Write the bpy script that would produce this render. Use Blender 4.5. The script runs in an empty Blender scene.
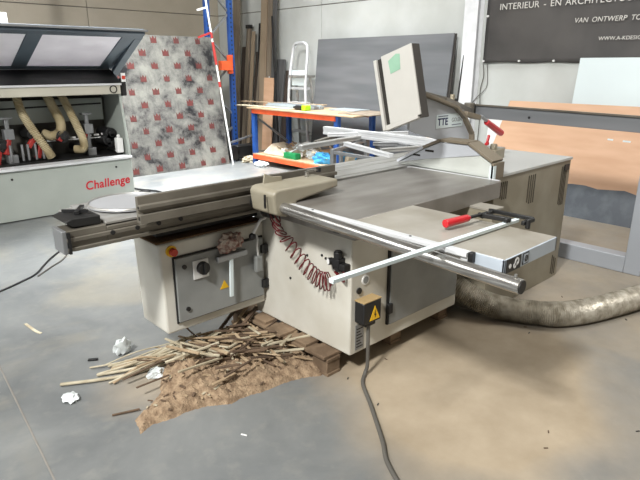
import bpy, bmesh, math, random
from mathutils import Vector, Matrix, noise
random.seed(7)
R = math.radians
SC = bpy.context.scene
COL = SC.collection
V = Vector

# ------------------------------------------------------------------ materials
def lin(c):
    c = c / 255.0
    return c / 12.92 if c <= 0.04045 else ((c + 0.055) / 1.055) ** 2.4
def rgb(r, g, b): return (lin(r), lin(g), lin(b), 1)
MATS = {}
def mat(name, col, rough=0.5, metal=0.0, var=0.12, scale=8.0, col2=None, bump=0.0, bscale=60, coat=0.0, trans=0.0, alpha=1.0, stretch=(1, 1, 1), detail=5, lo=.35, hi=.65):
    if name in MATS: return MATS[name]
    m = bpy.data.materials.new(name); m.use_nodes = True
    nt = m.node_tree; bs = nt.nodes['Principled BSDF']
    c1 = rgb(*col)
    c2 = rgb(*col2) if col2 else tuple([x * (1 - var) for x in c1[:3]] + [1])
    tc = nt.nodes.new('ShaderNodeTexCoord'); mp = nt.nodes.new('ShaderNodeMapping')
    mp.inputs['Scale'].default_value = stretch
    nz = nt.nodes.new('ShaderNodeTexNoise'); nz.inputs['Scale'].default_value = scale; nz.inputs['Detail'].default_value = detail
    cr = nt.nodes.new('ShaderNodeValToRGB')
    cr.color_ramp.elements[0].position = lo; cr.color_ramp.elements[1].position = hi
    cr.color_ramp.elements[0].color = c2; cr.color_ramp.elements[1].color = c1
    L = nt.links.new
    L(tc.outputs['Object'], mp.inputs[0]); L(mp.outputs[0], nz.inputs['Vector']); L(nz.outputs['Fac'], cr.inputs[0]); L(cr.outputs[0], bs.inputs['Base Color'])
    bs.inputs['Roughness'].default_value = rough; bs.inputs['Metallic'].default_value = metal
    bs.inputs['Coat Weight'].default_value = coat
    bs.inputs['Transmission Weight'].default_value = trans
    bs.inputs['Alpha'].default_value = alpha
    if bump > 0:
        n2 = nt.nodes.new('ShaderNodeTexNoise'); n2.inputs['Scale'].default_value = bscale; n2.inputs['Detail'].default_value = 6
        L(mp.outputs[0], n2.inputs['Vector'])
        b = nt.nodes.new('ShaderNodeBump'); b.inputs['Strength'].default_value = bump; b.inputs['Distance'].default_value = 0.01
        L(n2.outputs['Fac'], b.inputs['Height']); L(b.outputs[0], bs.inputs['Normal'])
    MATS[name] = m
    return m

M_saw = mat('saw_cream_paint', (208, 206, 197), .45, scale=3, col2=(190, 186, 174), bump=.03)
M_beige = mat('saw_beige_housing', (146, 140, 124), .4, scale=4, col2=(130, 123, 106))
M_grey = mat('saw_grey_panel', (140, 142, 140), .5, scale=4, col2=(124, 126, 124))
M_cast = mat('cast_iron_top', (150, 146, 141), .36, .5, scale=2.5, col2=(122, 117, 111), stretch=(1, 3, 1), bump=.02)
M_ext = mat('extension_top_steel', (168, 164, 155), .42, .25, scale=5, col2=(150, 144, 132), bump=.02)
M_extf = mat('extension_edge_bluish', (188, 198, 208), .4, .2)
M_alu = mat('anodised_aluminium', (190, 190, 188), .36, .6, scale=3, col2=(165, 163, 158), stretch=(1, 6, 6))
M_aludk = mat('dark_aluminium', (122, 117, 107), .42, .45, scale=3, col2=(96, 91, 82))  # shade on the sides of beam and fence is put into this colour
M_aluwh = mat('bright_aluminium_rail', (222, 224, 226), .35, .3, scale=3)
M_steel = mat('polished_steel', (196, 195, 192), .27, .85, scale=20, col2=(140, 136, 130), stretch=(8, .4, 8))
M_disc = mat('brushed_disc', (186, 188, 192), .35, .35, scale=3)
M_black = mat('black_plastic', (26, 26, 27), .45)
M_blackm = mat('dark_steel', (52, 52, 52), .45, .6)
M_red = mat('red_plastic', (190, 22, 34), .3, coat=.3)
M_redd = mat('dark_red_hose', (100, 24, 30), .35)
M_yel = mat('yellow_label', (236, 186, 30), .5)
M_org = mat('orange_beam_paint', (232, 98, 52), .45, scale=6, col2=(214, 86, 44))
M_blue = mat('blue_rack_paint', (38, 84, 158), .45, scale=6, col2=(30, 70, 138))
M_galv = mat('galvanised_steel', (150, 152, 154), .4, .6)
M_wall = mat('wall_panel_white', (205, 208, 205), .8, scale=1.6, col2=(192, 195, 191), bump=.06, bscale=30)
M_walll = mat('wall_panel_dimmed', (190, 181, 165), .8, scale=1.6, col2=(178, 169, 152), bump=.06, bscale=30)  # white panels again, with the left wall's dimmer, warmer light painted in
M_wallr = mat('added_wall_brown_grey', (120, 112, 102), .8)
M_joint = mat('wall_joint_dark', (128, 124, 118), .8)
M_col = mat('column_white', (232, 234, 236), .5)
M_ceil = mat('ceiling_brown', (96, 90, 82), .8)
M_pgrey = mat('grey_laminate', (116, 118, 121), .5, scale=1.2, col2=(101, 104, 107), stretch=(1, .6, 5), detail=2)
M_stand = mat('stand_light_grey', (158, 163, 170), .45, scale=2, var=.08)
M_lid = mat('cabinet_lid_grey', (186, 188, 186), .4, scale=2, var=.06)
M_rim = mat('rim_dusty_brown', (120, 110, 94), .5, scale=5)
M_gplate = mat('guard_blue_grey', (182, 186, 192), .45, scale=3, var=.07)
M_mdf = mat('beech_laminate', (208, 170, 140), .5, scale=2, col2=(196, 156, 125), stretch=(1, .7, 4))
M_foil = mat('blue_grey_foil', (92, 100, 106), .42, scale=7, lo=.45, hi=.8, col2=(66, 72, 80), bump=.15, bscale=20)
M_wpan = mat('white_laminate', (216, 228, 230), .4, scale=2, var=.04)
M_edge = mat('board_edge_dark', (60, 56, 52), .7)
M_wood = mat('raw_board', (166, 150, 128), .7, scale=3, col2=(134, 116, 96), stretch=(1, 1, .12))
M_woodg = mat('weathered_board', (146, 134, 118), .75, scale=4, col2=(110, 98, 84), stretch=(2, 2, .15))
M_woodd = mat('dark_board', (74, 62, 54), .75, scale=4, col2=(48, 40, 35), stretch=(2, 2, .2))
M_woodk = mat('slate_grey_board', (98, 98, 98), .7, scale=4, col2=(76, 76, 76), stretch=(2, 2, .2))
M_pal = mat('pallet_wood', (140, 119, 96), .85, scale=6, col2=(96, 78, 60), bump=.4, bscale=40)
M_dust = mat('sawdust', (160, 138, 112), .95, scale=26, col2=(118, 97, 76), bump=1, bscale=90)
M_off = mat('offcut_wood', (176, 156, 128), .8, scale=8, col2=(138, 116, 90))
M_offg = mat('offcut_pale_strip', (190, 182, 160), .8, scale=8, col2=(152, 140, 116))
M_offd = mat('offcut_dark', (108, 88, 70), .85, scale=8, col2=(72, 57, 44))
M_bench = mat('bench_top_ply', (178, 156, 126), .6, scale=3, col2=(158, 136, 108))
M_bander = mat('bander_grey_paint', (164, 170, 164), .45, scale=2, col2=(154, 160, 154))
M_hood = mat('bander_hood_blue_grey', (96, 108, 118), .35, scale=2, col2=(84, 94, 104))
M_crossb = mat('bander_beige_bar', (186, 182, 168), .5, scale=2)
M_inner = mat('bander_inside_grey', (96, 94, 88), .6, scale=3, col2=(70, 68, 62))
M_duct = mat('ribbed_cream_duct', (186, 174, 144), .5, scale=6, col2=(156, 142, 110))
M_mred = mat('machine_red', (190, 60, 40), .45)
M_mredd = mat('dull_red', (160, 46, 42), .5)
M_btext = mat('lettering_red', (196, 26, 44), .5)
M_ban = mat('banner_dark_vinyl', (86, 83, 81), .4, scale=1.3, col2=(66, 64, 63), bump=.5, bscale=1.6)
M_bant = mat('banner_lettering', (214, 212, 206), .6)
M_white = mat('matte_white', (228, 228, 226), .5, var=.05)
M_paper = mat('crumpled_white_plastic', (208, 214, 214), .4, bump=.4, bscale=25)
M_canvas = mat('cream_canvas', (202, 192, 172), .9, scale=10, col2=(176, 164, 140), bump=.3)
M_green = mat('green_box', (20, 130, 72), .5)
M_lime = mat('lime_plastic', (160, 212, 30), .4)
M_cyan = mat('light_blue_plastic', (72, 160, 214), .35)
M_face = mat('off_white_board', (186, 184, 178), .5, var=.05)
M_note = mat('pale_green_paper', (140, 178, 154), .8)
M_navy = mat('label_navy_print', (40, 44, 88), .6)
M_cable = mat('grey_cable', (90, 87, 81), .6)
M_wprof = mat('pale_blue_grey_profile', (160, 170, 174), .4)
M_kraft = mat('brown_cardboard', (168, 138, 104), .85)
M_slot = mat('vent_slot_dark', (36, 33, 28), .8)
M_vent = mat('vent_shadow_brown', (62, 56, 46), .8)
M_tagtan = mat('dusty_tan_top', (176, 150, 106), .85)
M_bob = mat('shelf_brown_dust', (112, 88, 62), .9, scale=8, col2=(84, 62, 42))
M_rag = mat('stained_rag', (196, 184, 172), .95, scale=30, col2=(110, 58, 52))
M_ribs = mat('taped_foil_duct', (172, 166, 153), .38, .3, scale=18, col2=(124, 117, 102), bump=.3, bscale=50)
M_green2 = mat('frosted_perspex', (226, 230, 224), .35, alpha=.55, var=.05)
M_glass = mat('dirty_hood_glass', (226, 226, 228), .25, trans=.0, alpha=.82, scale=3, col2=(206, 204, 206))

# printed protective foil: pale, crumpled, with dark smears
def printed_mat():
    m = mat('printed_foil', (186, 186, 180), .35, bump=.6, bscale=7)
    nt = m.node_tree; bs = nt.nodes['Principled BSDF']; L = nt.links.new
    tc = nt.nodes.new('ShaderNodeTexCoord')
    a = nt.nodes.new('ShaderNodeTexNoise'); a.inputs['Scale'].default_value = 2.6; a.inputs['Detail'].default_value = 8; a.inputs['Roughness'].default_value = .72; a.inputs['Distortion'].default_value = .25
    r = nt.nodes.new('ShaderNodeValToRGB')
    e = r.color_ramp.elements
    e[0].position = .37; e[0].color = rgb(26, 26, 29); e[1].position = .62; e[1].color = rgb(122, 122, 115)
    k = e.new(.47); k.color = rgb(92, 91, 88)
    L(tc.outputs['Object'], a.inputs['Vector']); L(a.outputs['Fac'], r.inputs[0]); L(r.outputs[0], bs.inputs['Base Color'])
    return m
def translucent_mat():
    m = bpy.data.materials.new('frosted_hood_window'); m.use_nodes = True; nt = m.node_tree; L = nt.links.new; N = nt.nodes.new
    for n in list(nt.nodes): nt.nodes.remove(n)
    out = N('ShaderNodeOutputMaterial'); tr = N('ShaderNodeBsdfTranslucent'); df = N('ShaderNodeBsdfPrincipled'); mx = N('ShaderNodeMixShader')
    nz = N('ShaderNodeTexNoise'); nz.inputs['Scale'].default_value = 3; cr = N('ShaderNodeValToRGB'); cr.color_ramp.elements[0].color = rgb(215, 212, 216); cr.color_ramp.elements[1].color = rgb(246, 244, 246)
    L(nz.outputs['Fac'], cr.inputs[0]); L(cr.outputs[0], tr.inputs['Color']); L(cr.outputs[0], df.inputs['Base Color']); df.inputs['Roughness'].default_value = .3
    mx.inputs[0].default_value = .16; L(df.outputs[0], mx.inputs[1]); L(tr.outputs[0], mx.inputs[2]); L(mx.outputs[0], out.inputs[0])
    return m
M_print = printed_mat()
M_glass = translucent_mat()
M_crown = mat('print_mark_rust', (92, 34, 30), .6, scale=24, col2=(70, 38, 35))

def floor_mat():
    m = bpy.data.materials.new('polished_concrete'); m.use_nodes = True
    nt = m.node_tree; bs = nt.nodes['Principled BSDF']; L = nt.links.new; N = nt.nodes.new
    tc = N('ShaderNodeTexCoord')
    def nz(s, d, ro=.5, dist=0):
        n = N('ShaderNodeTexNoise'); n.inputs['Scale'].default_value = s; n.inputs['Detail'].default_value = d
        n.inputs['Roughness'].default_value = ro; n.inputs['Distortion'].default_value = dist
        L(tc.outputs['Object'], n.inputs['Vector']); return n
    def ramp(src, p0, c0, p1, c1):
        r = N('ShaderNodeValToRGB'); e = r.color_ramp.elements
        e[0].position = p0; e[0].color = c0; e[1].position = p1; e[1].color = c1
        L(src, r.inputs[0]); return r
    def mix(fac, a, b):
        x = N('ShaderNodeMix'); x.data_type = 'RGBA'
        L(fac, x.inputs[0])
        for s, q in ((a, 6), (b, 7)):
            if isinstance(s, tuple): x.inputs[q].default_value = s
            else: L(s, x.inputs[q])
        return x.outputs[2]
    n1 = nz(1.1, 7, .62, .5)
    base = ramp(n1.outputs['Fac'], .33, rgb(97, 100, 101), .68, rgb(128, 130, 129)).outputs[0]
    n2 = nz(9, 8, .6)
    sp = ramp(n2.outputs['Fac'], .52, (0, 0, 0, 1), .75, (.4, .4, .4, 1)).outputs[0]
    base = mix(sp, base, rgb(142, 141, 134))
    # pale dusty smears of dust
    n3 = nz(.8, 6, .6, 1.0)
    sm = ramp(n3.outputs['Fac'], .50, (0, 0, 0, 1), .66, (.45, .45, .45, 1)).outputs[0]
    base = mix(sm, base, rgb(150, 143, 126))
    at = N('ShaderNodeAttribute'); at.attribute_name = 'dust'
    n4 = nz(2.2, 7, .6)
    ad = N('ShaderNodeMath'); ad.operation = 'MULTIPLY_ADD'; L(n4.outputs['Fac'], ad.inputs[0]); ad.inputs[1].default_value = .5; L(at.outputs['Fac'], ad.inputs[2])
    dm = ramp(ad.outputs[0], .42, (0, 0, 0, 1), 1.1, (1, 1, 1, 1)).outputs[0]
    n5 = nz(5, 6, .6)
    tan = ramp(n5.outputs['Fac'], .3, rgb(148, 134, 113), .7, rgb(164, 150, 129)).outputs[0]
    fin = mix(dm, base, tan)
    L(fin, bs.inputs['Base Color'])
    rr = N('ShaderNodeMapRange'); L(dm, rr.inputs[0]); rr.inputs[3].default_value = .38; rr.inputs[4].default_value = .9
    L(rr.outputs[0], bs.inputs['Roughness'])
    b = N('ShaderNodeBump'); b.inputs['Strength'].default_value = .08; b.inputs['Distance'].default_value = .01
    L(n2.outputs['Fac'], b.inputs['Height']); L(b.outputs[0], bs.inputs['Normal'])
    return m

# ------------------------------------------------------------------ mesh tools
class MB:
    def __init__(s): s.v = []; s.f = []
    def add(s, vs, fs):
        k = len(s.v); s.v += [V(p) for p in vs]; s.f += [tuple(i + k for i in f) for f in fs]; return s
    def box(s, x0, x1, y0, y1, z0, z1):
        return s.add([(x, y, z) for x in (x0, x1) for y in (y0, y1) for z in (z0, z1)],
                     [(0, 1, 3, 2), (4, 6, 7, 5), (0, 4, 5, 1), (2, 3, 7, 6), (0, 2, 6, 4), (1, 5, 7, 3)])
    def bar(s, p, q, w, h, up=(0, 0, 1)):
        p, q = V(p), V(q); d = (q - p).normalized(); up = V(up)
        a = d.cross(up)
        if a.length < 1e-4: a = d.cross(V((1, 0, 0)))
        a.normalize(); b = a.cross(d).normalized()
        vs = []
        for e in (p, q):
            for i, j in ((-1, -1), (1, -1), (1, 1), (-1, 1)): vs.append(e + a * (w / 2 * i) + b * (h / 2 * j))
        return s.add(vs, [(0, 1, 2, 3), (7, 6, 5, 4), (0, 4, 5, 1), (1, 5, 6, 2), (2, 6, 7, 3), (3, 7, 4, 0)])
    def prism(s, poly, ext):
        n = len(poly); e = V(ext); a = [V(p) for p in poly]
        return s.add(a + [p + e for p in a], [tuple(range(n))[::-1], tuple(range(n, 2 * n))] + [(i, (i + 1) % n, n + (i + 1) % n, n + i) for i in range(n)])
    def cyl(s, p, q, r, n=20, r2=None):
        p, q = V(p), V(q); d = (q - p).normalized(); a = d.orthogonal().normalized(); b = d.cross(a)
        r2 = r if r2 is None else r2
        vs = [e + (a * math.cos(2 * math.pi * i / n) + b * math.sin(2 * math.pi * i / n)) * rr for e, rr in ((p, r), (q, r2)) for i in range(n)]
        return s.add(vs, [tuple(range(n))[::-1], tuple(range(n, 2 * n))] + [(i, (i + 1) % n, n + (i + 1) % n, n + i) for i in range(n)])
    def tube(s, pts, r, n=10, rf=None):
        pts = [V(p) for p in pts]; m = len(pts); ref = None; vs = []
        for i, p in enumerate(pts):
            t = (pts[min(i + 1, m - 1)] - pts[max(i - 1, 0)]).normalized()
            if ref is None: ref = t.orthogonal().normalized()
            ref = (ref - t * ref.dot(t)).normalized(); b = t.cross(ref)
            rr = rf(i) if rf else r
            vs += [p + (ref * math.cos(2 * math.pi * k / n) + b * math.sin(2 * math.pi * k / n)) * rr for k in range(n)]
        fs = [tuple(range(n))[::-1], tuple(range((m - 1) * n, m * n))]
        for i in range(m - 1):
            for k in range(n): fs.append((i * n + k, i * n + (k + 1) % n, (i + 1) * n + (k + 1) % n, (i + 1) * n + k))
        return s.add(vs, fs)
    def rot(s, M):
        s.v = [M @ p for p in s.v]; return s
def smooth(pts, k=8):
    P = [V(p) for p in pts]; P = [P[0] * 2 - P[1]] + P + [P[-1] * 2 - P[-2]]; out = []
    for i in range(1, len(P) - 2):
        a, b, c, d = P[i - 1:i + 3]
        for j in range(k):
            t = j / k
            out.append(.5 * ((2 * b) + (c - a) * t + (2 * a - 5 * b + 4 * c - d) * t * t + (3 * b - a - 3 * c + d) * t ** 3))
    out.append(P[-2]); return out
ORG = {}
def build(name, mb, m, parent=None, bevel=0.0, label=None, seg=2):
    if parent is None:
        xs = [p.x for p in mb.v]; ys = [p.y for p in mb.v]; zs = [p.z for p in mb.v]
        o0 = V(((min(xs) + max(xs)) / 2, (min(ys) + max(ys)) / 2, min(zs)))
    else: o0 = ORG[parent.name]
    me = bpy.data.meshes.new(name)
    me.from_pydata([tuple(p - o0) for p in mb.v], [], mb.f)
    bm = bmesh.new(); bm.from_mesh(me); bmesh.ops.recalc_face_normals(bm, faces=bm.faces); bm.to_mesh(me); bm.free()
    me.polygons.foreach_set('use_smooth', [True] * len(me.polygons)); me.set_sharp_from_angle(angle=R(38))
    me.materials.append(m)
    o = bpy.data.objects.new(name, me); COL.objects.link(o)
    if parent is None: o.location = o0
    else: o.parent = parent
    ORG[o.name] = o0
    if bevel > 0:
        b = o.modifiers.new('bevel', 'BEVEL'); b.width = bevel; b.segments = seg; b.limit_method = 'ANGLE'; b.angle_limit = R(38)
    if label: o['label'] = label
    return o
def thing(name, label, cat, loc, group=None):
    o = bpy.data.objects.new(name, None); COL.objects.link(o); o.location = loc; o.empty_display_size = .1
    ORG[o.name] = V(loc); o['label'] = label; o['category'] = cat
    if group: o['group'] = group
    return o
def tag(o, label, cat, group=None, kind=None):
    o['label'] = label; o['category'] = cat
    if group: o['group'] = group
    if kind: o['kind'] = kind
    return o
def struct(name, mb, m, bevel=0.0, label=None):
    o = build(name, mb, m, None, bevel); o['kind'] = 'structure'
    return o
def text(name, body, size, loc, right, up, m, parent, depth=.002, shear=0, bold=0, sx=1.0, align='LEFT'):
    cu = bpy.data.curves.new(name, 'FONT'); cu.body = body; cu.size = size; cu.extrude = depth; cu.shear = shear; cu.offset = bold; cu.align_x = align; cu.space_character = 1.05
    t = bpy.data.objects.new('tmp_text', cu); COL.objects.link(t)
    bpy.context.view_layer.update()
    me = bpy.data.meshes.new_from_object(t.evaluated_get(bpy.context.evaluated_depsgraph_get()))
    bpy.data.objects.remove(t); bpy.data.curves.remove(cu)
    r = V(right).normalized(); u = V(up).normalized(); n = r.cross(u)
    o0 = ORG[parent.name]
    for v in me.vertices:
        c = v.co; p = V(loc) + r * c.x * sx + u * c.y + n * c.z; v.co = p - o0
    me.materials.clear(); me.materials.append(m); me.name = name
    o = bpy.data.objects.new(name, me); COL.objects.link(o); o.parent = parent; ORG[o.name] = o0
    return o

def add_pattern(o, mb, m):
    me = o.data; o0 = ORG[o.name]; bm = bmesh.new(); bm.from_mesh(me); me.materials.append(m); k = len(me.materials) - 1
    vs = [bm.verts.new(p - o0) for p in mb.v]
    for f in mb.f:
        q = bm.faces.new([vs[i] for i in f]); q.material_index = k
    bmesh.ops.recalc_face_normals(bm, faces=bm.faces); bm.to_mesh(me); bm.free()
def words(name, body, size, loc, right, up, m, parent, gap=.5, **kw):
    p = V(loc); r = V(right).normalized()
    for w_ in body.split():
        o = text(name, w_, size, tuple(p), right, up, m, parent, **kw)
        p = p + r * (max((v.co + ORG[parent.name] - p).dot(r) for v in o.data.vertices) + size * gap)
        bpy.context.view_layer.update()
# ------------------------------------------------------------------ setting
def pip(x, y, P):
    c = False; j = len(P) - 1
    for i in range(len(P)):
        if (P[i][1] > y) != (P[j][1] > y) and x < (P[j][0] - P[i][0]) * (y - P[i][1]) / (P[j][1] - P[i][1]) + P[i][0]: c = not c
        j = i
    return c
def sdf(x, y, P):
    d = 1e9; j = len(P) - 1
    for i in range(len(P)):
        ax, ay = P[j]; bx, by = P[i]; ex, ey = bx - ax, by - ay
        t = max(0, min(1, ((x - ax) * ex + (y - ay) * ey) / (ex * ex + ey * ey + 1e-12)))
        d = min(d, math.hypot(x - ax - ex * t, y - ay - ey * t)); j = i
    return d if pip(x, y, P) else -d
X0, X1, Y0, Y1 = -4.0, 7.15, -3.5, 10.8
DUST = [(1.9, 2.0), (1.83, 1.72), (1.66, 1.4), (1.6, 1.1), (1.9, .75), (2.5, .65), (3.1, 1.0), (3.4, 1.3), (3.15, 1.9), (2.9, 2.2), (2.0, 2.2)]
def make_floor():
    st = .07
    nx = int((X1 - X0) / st); ny = int((Y1 - Y0) / st); vs = []; du = []
    for j in range(ny + 1):
        for i in range(nx + 1):
            x = X0 + (X1 - X0) * i / nx; y = Y0 + (Y1 - Y0) * j / ny
            vs.append((x, y, 0))
            d = sdf(x, y, DUST) if (0 < x < 5 and -1 < y < 4.2) else -9
            a = max(0, min(1, .5 + d / .5))
            far = max(0, min(1, 1.15 - abs(x - 2.6) / 2.2 - abs(y - 1.0) / 2.2)) * .45
            pile = max(0, 1 - math.hypot((x - 1.35) / .75, (y - 2.55) / .5)) * .8
            back = .5 if (x > 3.3 and y < 3.4) else 0
            du.append(max(a, far, pile, back))
    fs = [(j * (nx + 1) + i, j * (nx + 1) + i + 1, (j + 1) * (nx + 1) + i + 1, (j + 1) * (nx + 1) + i) for j in range(ny) for i in range(nx)]
    me = bpy.data.meshes.new('floor'); me.from_pydata(vs, [], fs)
    at = me.attributes.new('dust', 'FLOAT', 'POINT'); at.data.foreach_set('value', du)
    me.materials.append(floor_mat())
    o = bpy.data.objects.new('floor', me); COL.objects.link(o); o['kind'] = 'structure'
    return o
make_floor()
struct('trim_1', MB().box(.2, .208, 2.0, 3.0, 0, .002).rot(Matrix.Identity(4)) if False else MB().bar((.60, 3.45, .0012), (.40, .9, .0012), .008, .0024), M_joint)

ZS = 2.645; H = 6.2
wb = MB()
ys = [Y0, -.9, 3.05 - 1.0, 7.45, Y1]
for a, b in ((-3.5, 2.0), (2.0, 7.58), (7.58, 10.8)):
    for z0, z1 in ((0, ZS), (ZS, H)):
        wb.box(X1, X1 + .14, a + .006, b - .006, z0 + (.007 if z0 else 0), z1 - .007)
struct('wall_back', wb, M_wall, .004)
struct('trim_2', MB().box(X1 + .02, X1 + .13, Y0, Y1, 0, H), M_joint)
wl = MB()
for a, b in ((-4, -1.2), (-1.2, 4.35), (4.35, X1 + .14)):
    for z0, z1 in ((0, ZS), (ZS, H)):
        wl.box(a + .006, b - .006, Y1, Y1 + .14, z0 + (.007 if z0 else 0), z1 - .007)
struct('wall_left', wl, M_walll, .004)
struct('trim_3', MB().box(-4, X1, Y1 + .02, Y1 + .13, 0, H), M_joint)
struct('added_wall_right', MB().box(X0, X1 + .14, Y0 - .14, Y0, 0, H), M_wallr)  # unseen wall, added to keep outside light off this side
struct('ceiling', MB().box(X0, X1 + .14, Y0, Y1 + .14, H, H + .15), M_ceil)
cm = MB()                                                             # white H section column on the back wall
cm.box(X1 - .16, X1 - .145, 4.37, 4.58, 0, H); cm.box(X1 - .145, X1 - .015, 4.468, 4.482, 0, H); cm.box(X1 - .015, X1, 4.37, 4.58, 0, H)
struct('trim_4', cm, M_col, .002)

# ------------------------------------------------------------------ panel saw
S = thing('panel_saw', 'large cream sliding table panel saw standing on a pallet mid-room', 'panel saw', (2.4, 2.2, .13))
# main base
b = build('base_cabinet', MB().box(1.97, 2.98, 1.86, 2.7, .13, .87), M_saw, S, .008)
build('side_door', MB().box(2.275, 2.94, 1.838, 1.862, .225, .855), M_grey, b, .004, label='grey steel side door')
build('door_edge_strip', MB().box(2.262, 2.274, 1.846, 1.862, .225, .86), M_blackm, b)
for z in (.30, .74): build('hinge', MB().box(2.25, 2.285, 1.825, 1.85, z, z + .06), M_black, b, .003)
s = build('power_socket', MB().box(2.0, 2.14, 1.79, 1.86, .325, .45).box(2.03, 2.11, 1.80, 1.86, .30, .33), M_black, b, .008, label='black mains inlet box')
build('dusty_cap', MB().box(2.0, 2.14, 1.79, 1.86, .450, .455), M_tagtan, s)
build('warning_triangle', MB().prism([(2.045, 1.7895, .34), (2.125, 1.7895, .34), (2.085, 1.7895, .42)], (0, -.002, 0)), M_yel, s, label='yellow warning triangle')
build('warning_bolt', MB().prism([(2.085, 1.787, .35), (2.095, 1.787, .372), (2.087, 1.787, .372), (2.09, 1.787, .398), (2.078, 1.787, .368), (2.086, 1.787, .368)], (0, -.001, 0)), M_black, s)
build('rating_plate', MB().box(2.01, 2.075, 1.857, 1.86, .15, .3), M_galv, b, label='small silver type plate')
pl = MB()
for k in range(7): pl.box(2.018, 2.067 - .01 * (k % 3), 1.8555, 1.857, .165 + k * .018, .170 + k * .018)
build('plate_print', pl, M_slot, b)
build('round_badge', MB().cyl((2.08, 1.86, .55), (2.08, 1.855, .55), .028, 24), M_white, b)
build('badge_print', MB().cyl((2.08, 1.855, .55), (2.08, 1.8535, .55), .02, 24), M_grey, b)
build('plug', MB().cyl((2.03, 1.86, .50), (2.03, 1.852, .50), .018, 16), M_black, b)
for i, (y, z) in enumerate(((2.20, .63), (2.08, .66), (2.05, .65), (2.35, .45))): build('screw', MB().cyl((1.97, y, z), (1.964, y, z), .007, 10), M_blackm, b)
# electrical cabinet
ec = MB().prism([(1.27, 2.6, .74), (1.285, 2.6, .22), (1.285, 2.98, .22), (1.27, 2.98, .66), (1.27, 2.93, .74)], (.695, 0, 0))
e = build('electrical_cabinet', MB().prism([(1.275, 2.6, .745), (1.97, 2.6, .745), (1.97, 2.6, .22), (1.29, 2.6, .22)], (0, .30, 0)), M_saw, S, .012)
e2 = build('cabinet_top_shelf', MB().box(1.268, 1.97, 2.61, 2.92, .745, .755), M_bob, e, .003, label='brown shelf covered in sawdust')
d = build('cabinet_door', MB().box(1.355, 1.945, 2.578, 2.598, .28, .655), M_grey, e, .003, label='dark grey door')
build('door_gasket', MB().box(1.347, 1.953, 2.592, 2.6005, .272, .663), M_black, e)
for x, z in ((1.405, .6), (1.41, .35)): build('door_lock', MB().cyl((x, 2.578, z), (x, 2.570, z), .013, 14), M_black, d)
sw = build('main_switch_plate', MB().box(1.455, 1.555, 2.570, 2.578, .51, .62), M_white, d, .004)
build('switch_knob', MB().cyl((1.51, 2.57, .573), (1.51, 2.54, .573), .036, 24).box(1.503, 1.517, 2.53, 2.545, .54, .606), M_black, sw, .002)
build('warning_sticker', MB().prism([(1.625, 2.5775, .405), (1.685, 2.5775, .405), (1.655, 2.5775, .455)], (0, -.002, 0)), M_yel, d)
for z in (.335, .56):
    build('door_hinge', MB().box(1.925, 1.99, 2.562, 2.58, z, z + .05).cyl((1.955, 2.565, z - .005), (1.955, 2.565, z + .055), .01, 10), M_black, e)
eb = build('emergency_stop_base', MB().cyl((1.345, 2.6, .70), (1.345, 2.59, .70), .031, 24), M_yel, e, label='yellow ring')
build('emergency_stop_button', MB().cyl((1.345, 2.585, .70), (1.345, 2.555, .70), .021, 24), M_mred, eb, .004, label='red mushroom button')
h = build('crank_lever', MB().tube(smooth([(1.815, 2.5, .715), (1.83, 2.49, .75), (1.86, 2.48, .80), (1.90, 2.49, .803)], 6), .009, 10), M_white, e, label='chrome crank lever')
kn = MB()
for k in range(9):
    pass
kb = bmesh.new(); bmesh.ops.create_uvsphere(kb, u_segments=16, v_segments=10, radius=.022)
kn.add([v.co + V((1.812, 2.50, .705)) for v in kb.verts], [tuple(v.index for v in f.verts) for f in kb.faces]); kb.free()
build('lever_knob', kn, M_black, h)
pc = build('pendant_control', MB().box(1.86, 1.91, 2.535, 2.57, .455, .56), M_grey, e, .01, label='grey hand control hanging on its lead')
build('pendant_lead', MB().tube(smooth([(1.885, 2.55, .56), (1.88, 2.55, .62), (1.89, 2.56, .67), (1.88, 2.585, .70)], 6), .006, 8), M_white, pc)
# tables
t = build('main_table', MB().box(1.80, 3.10, 1.68, 2.375, .868, .97), M_cast, S, .004)
rb = MB()
for k in range(6): rb.box(1.9 + .2 * k, 1.915 + .2 * k, 1.72, 2.3, .86, .89)
build('table_rib', rb, M_cast, t)
x = build('extension_table', MB().box(1.805, 2.225, .935, 1.678, .966, .97).box(1.81, 2.22, .94, 1.675, .95, .967), M_ext, S, .002)
build('extension_edge', MB().box(1.800, 1.81, .93, 1.678, .912, .969).box(1.8, 2.225, .93, .94, .912, .969).box(2.215, 2.225, .93, 1.678, .912, .969), M_extf, x, .002, label='pale blue grey edge')
st1 = build('safety_pictogram', MB().box(1.813, 1.918, .927, .93, .914, .967), M_black, x, label='black pictogram sticker with white saw symbol')
rg = MB()
def ring(cx, cz, r0, r1, y, n=20, mb=rg):
    for k in range(n):
        a0 = 2 * math.pi * k / n; a1 = 2 * math.pi * (k + 1) / n
        mb.prism([(cx + math.cos(a0) * r0, y, cz + math.sin(a0) * r0), (cx + math.cos(a0) * r1, y, cz + math.sin(a0) * r1), (cx + math.cos(a1) * r1, y, cz + math.sin(a1) * r1), (cx + math.cos(a1) * r0, y, cz + math.sin(a1) * r0)], (0, -.001, 0))
ring(1.888, .946, .008, .016, .927); ring(1.874, .932, .003, .011, .927); ring(1.838, .938, 0, .009, .927)
build('pictogram_print', rg, M_white, st1)
r2 = MB().box(1.938, 1.982, .928, .93, .918, .964)
st2 = build('small_pictogram', r2, M_black, x)
rg2 = MB().box(1.943, 1.977, .9272, .9278, .922, .960); build('small_pictogram_field', rg2, M_extf, st2)
rg3 = MB(); ring(1.960, .941, .009, .013, .927, mb=rg3); rg3.bar((1.949, .9262, .93), (1.971, .9262, .952), .001, .004, up=(0, 0, 1))
build('small_pictogram_symbol', rg3, M_black, st2)
rl = MB().box(1.765, 1.80, 1.07, 2.14, .952, .972).box(1.775, 1.8, 1.07, 2.14, .92, .952)
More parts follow.
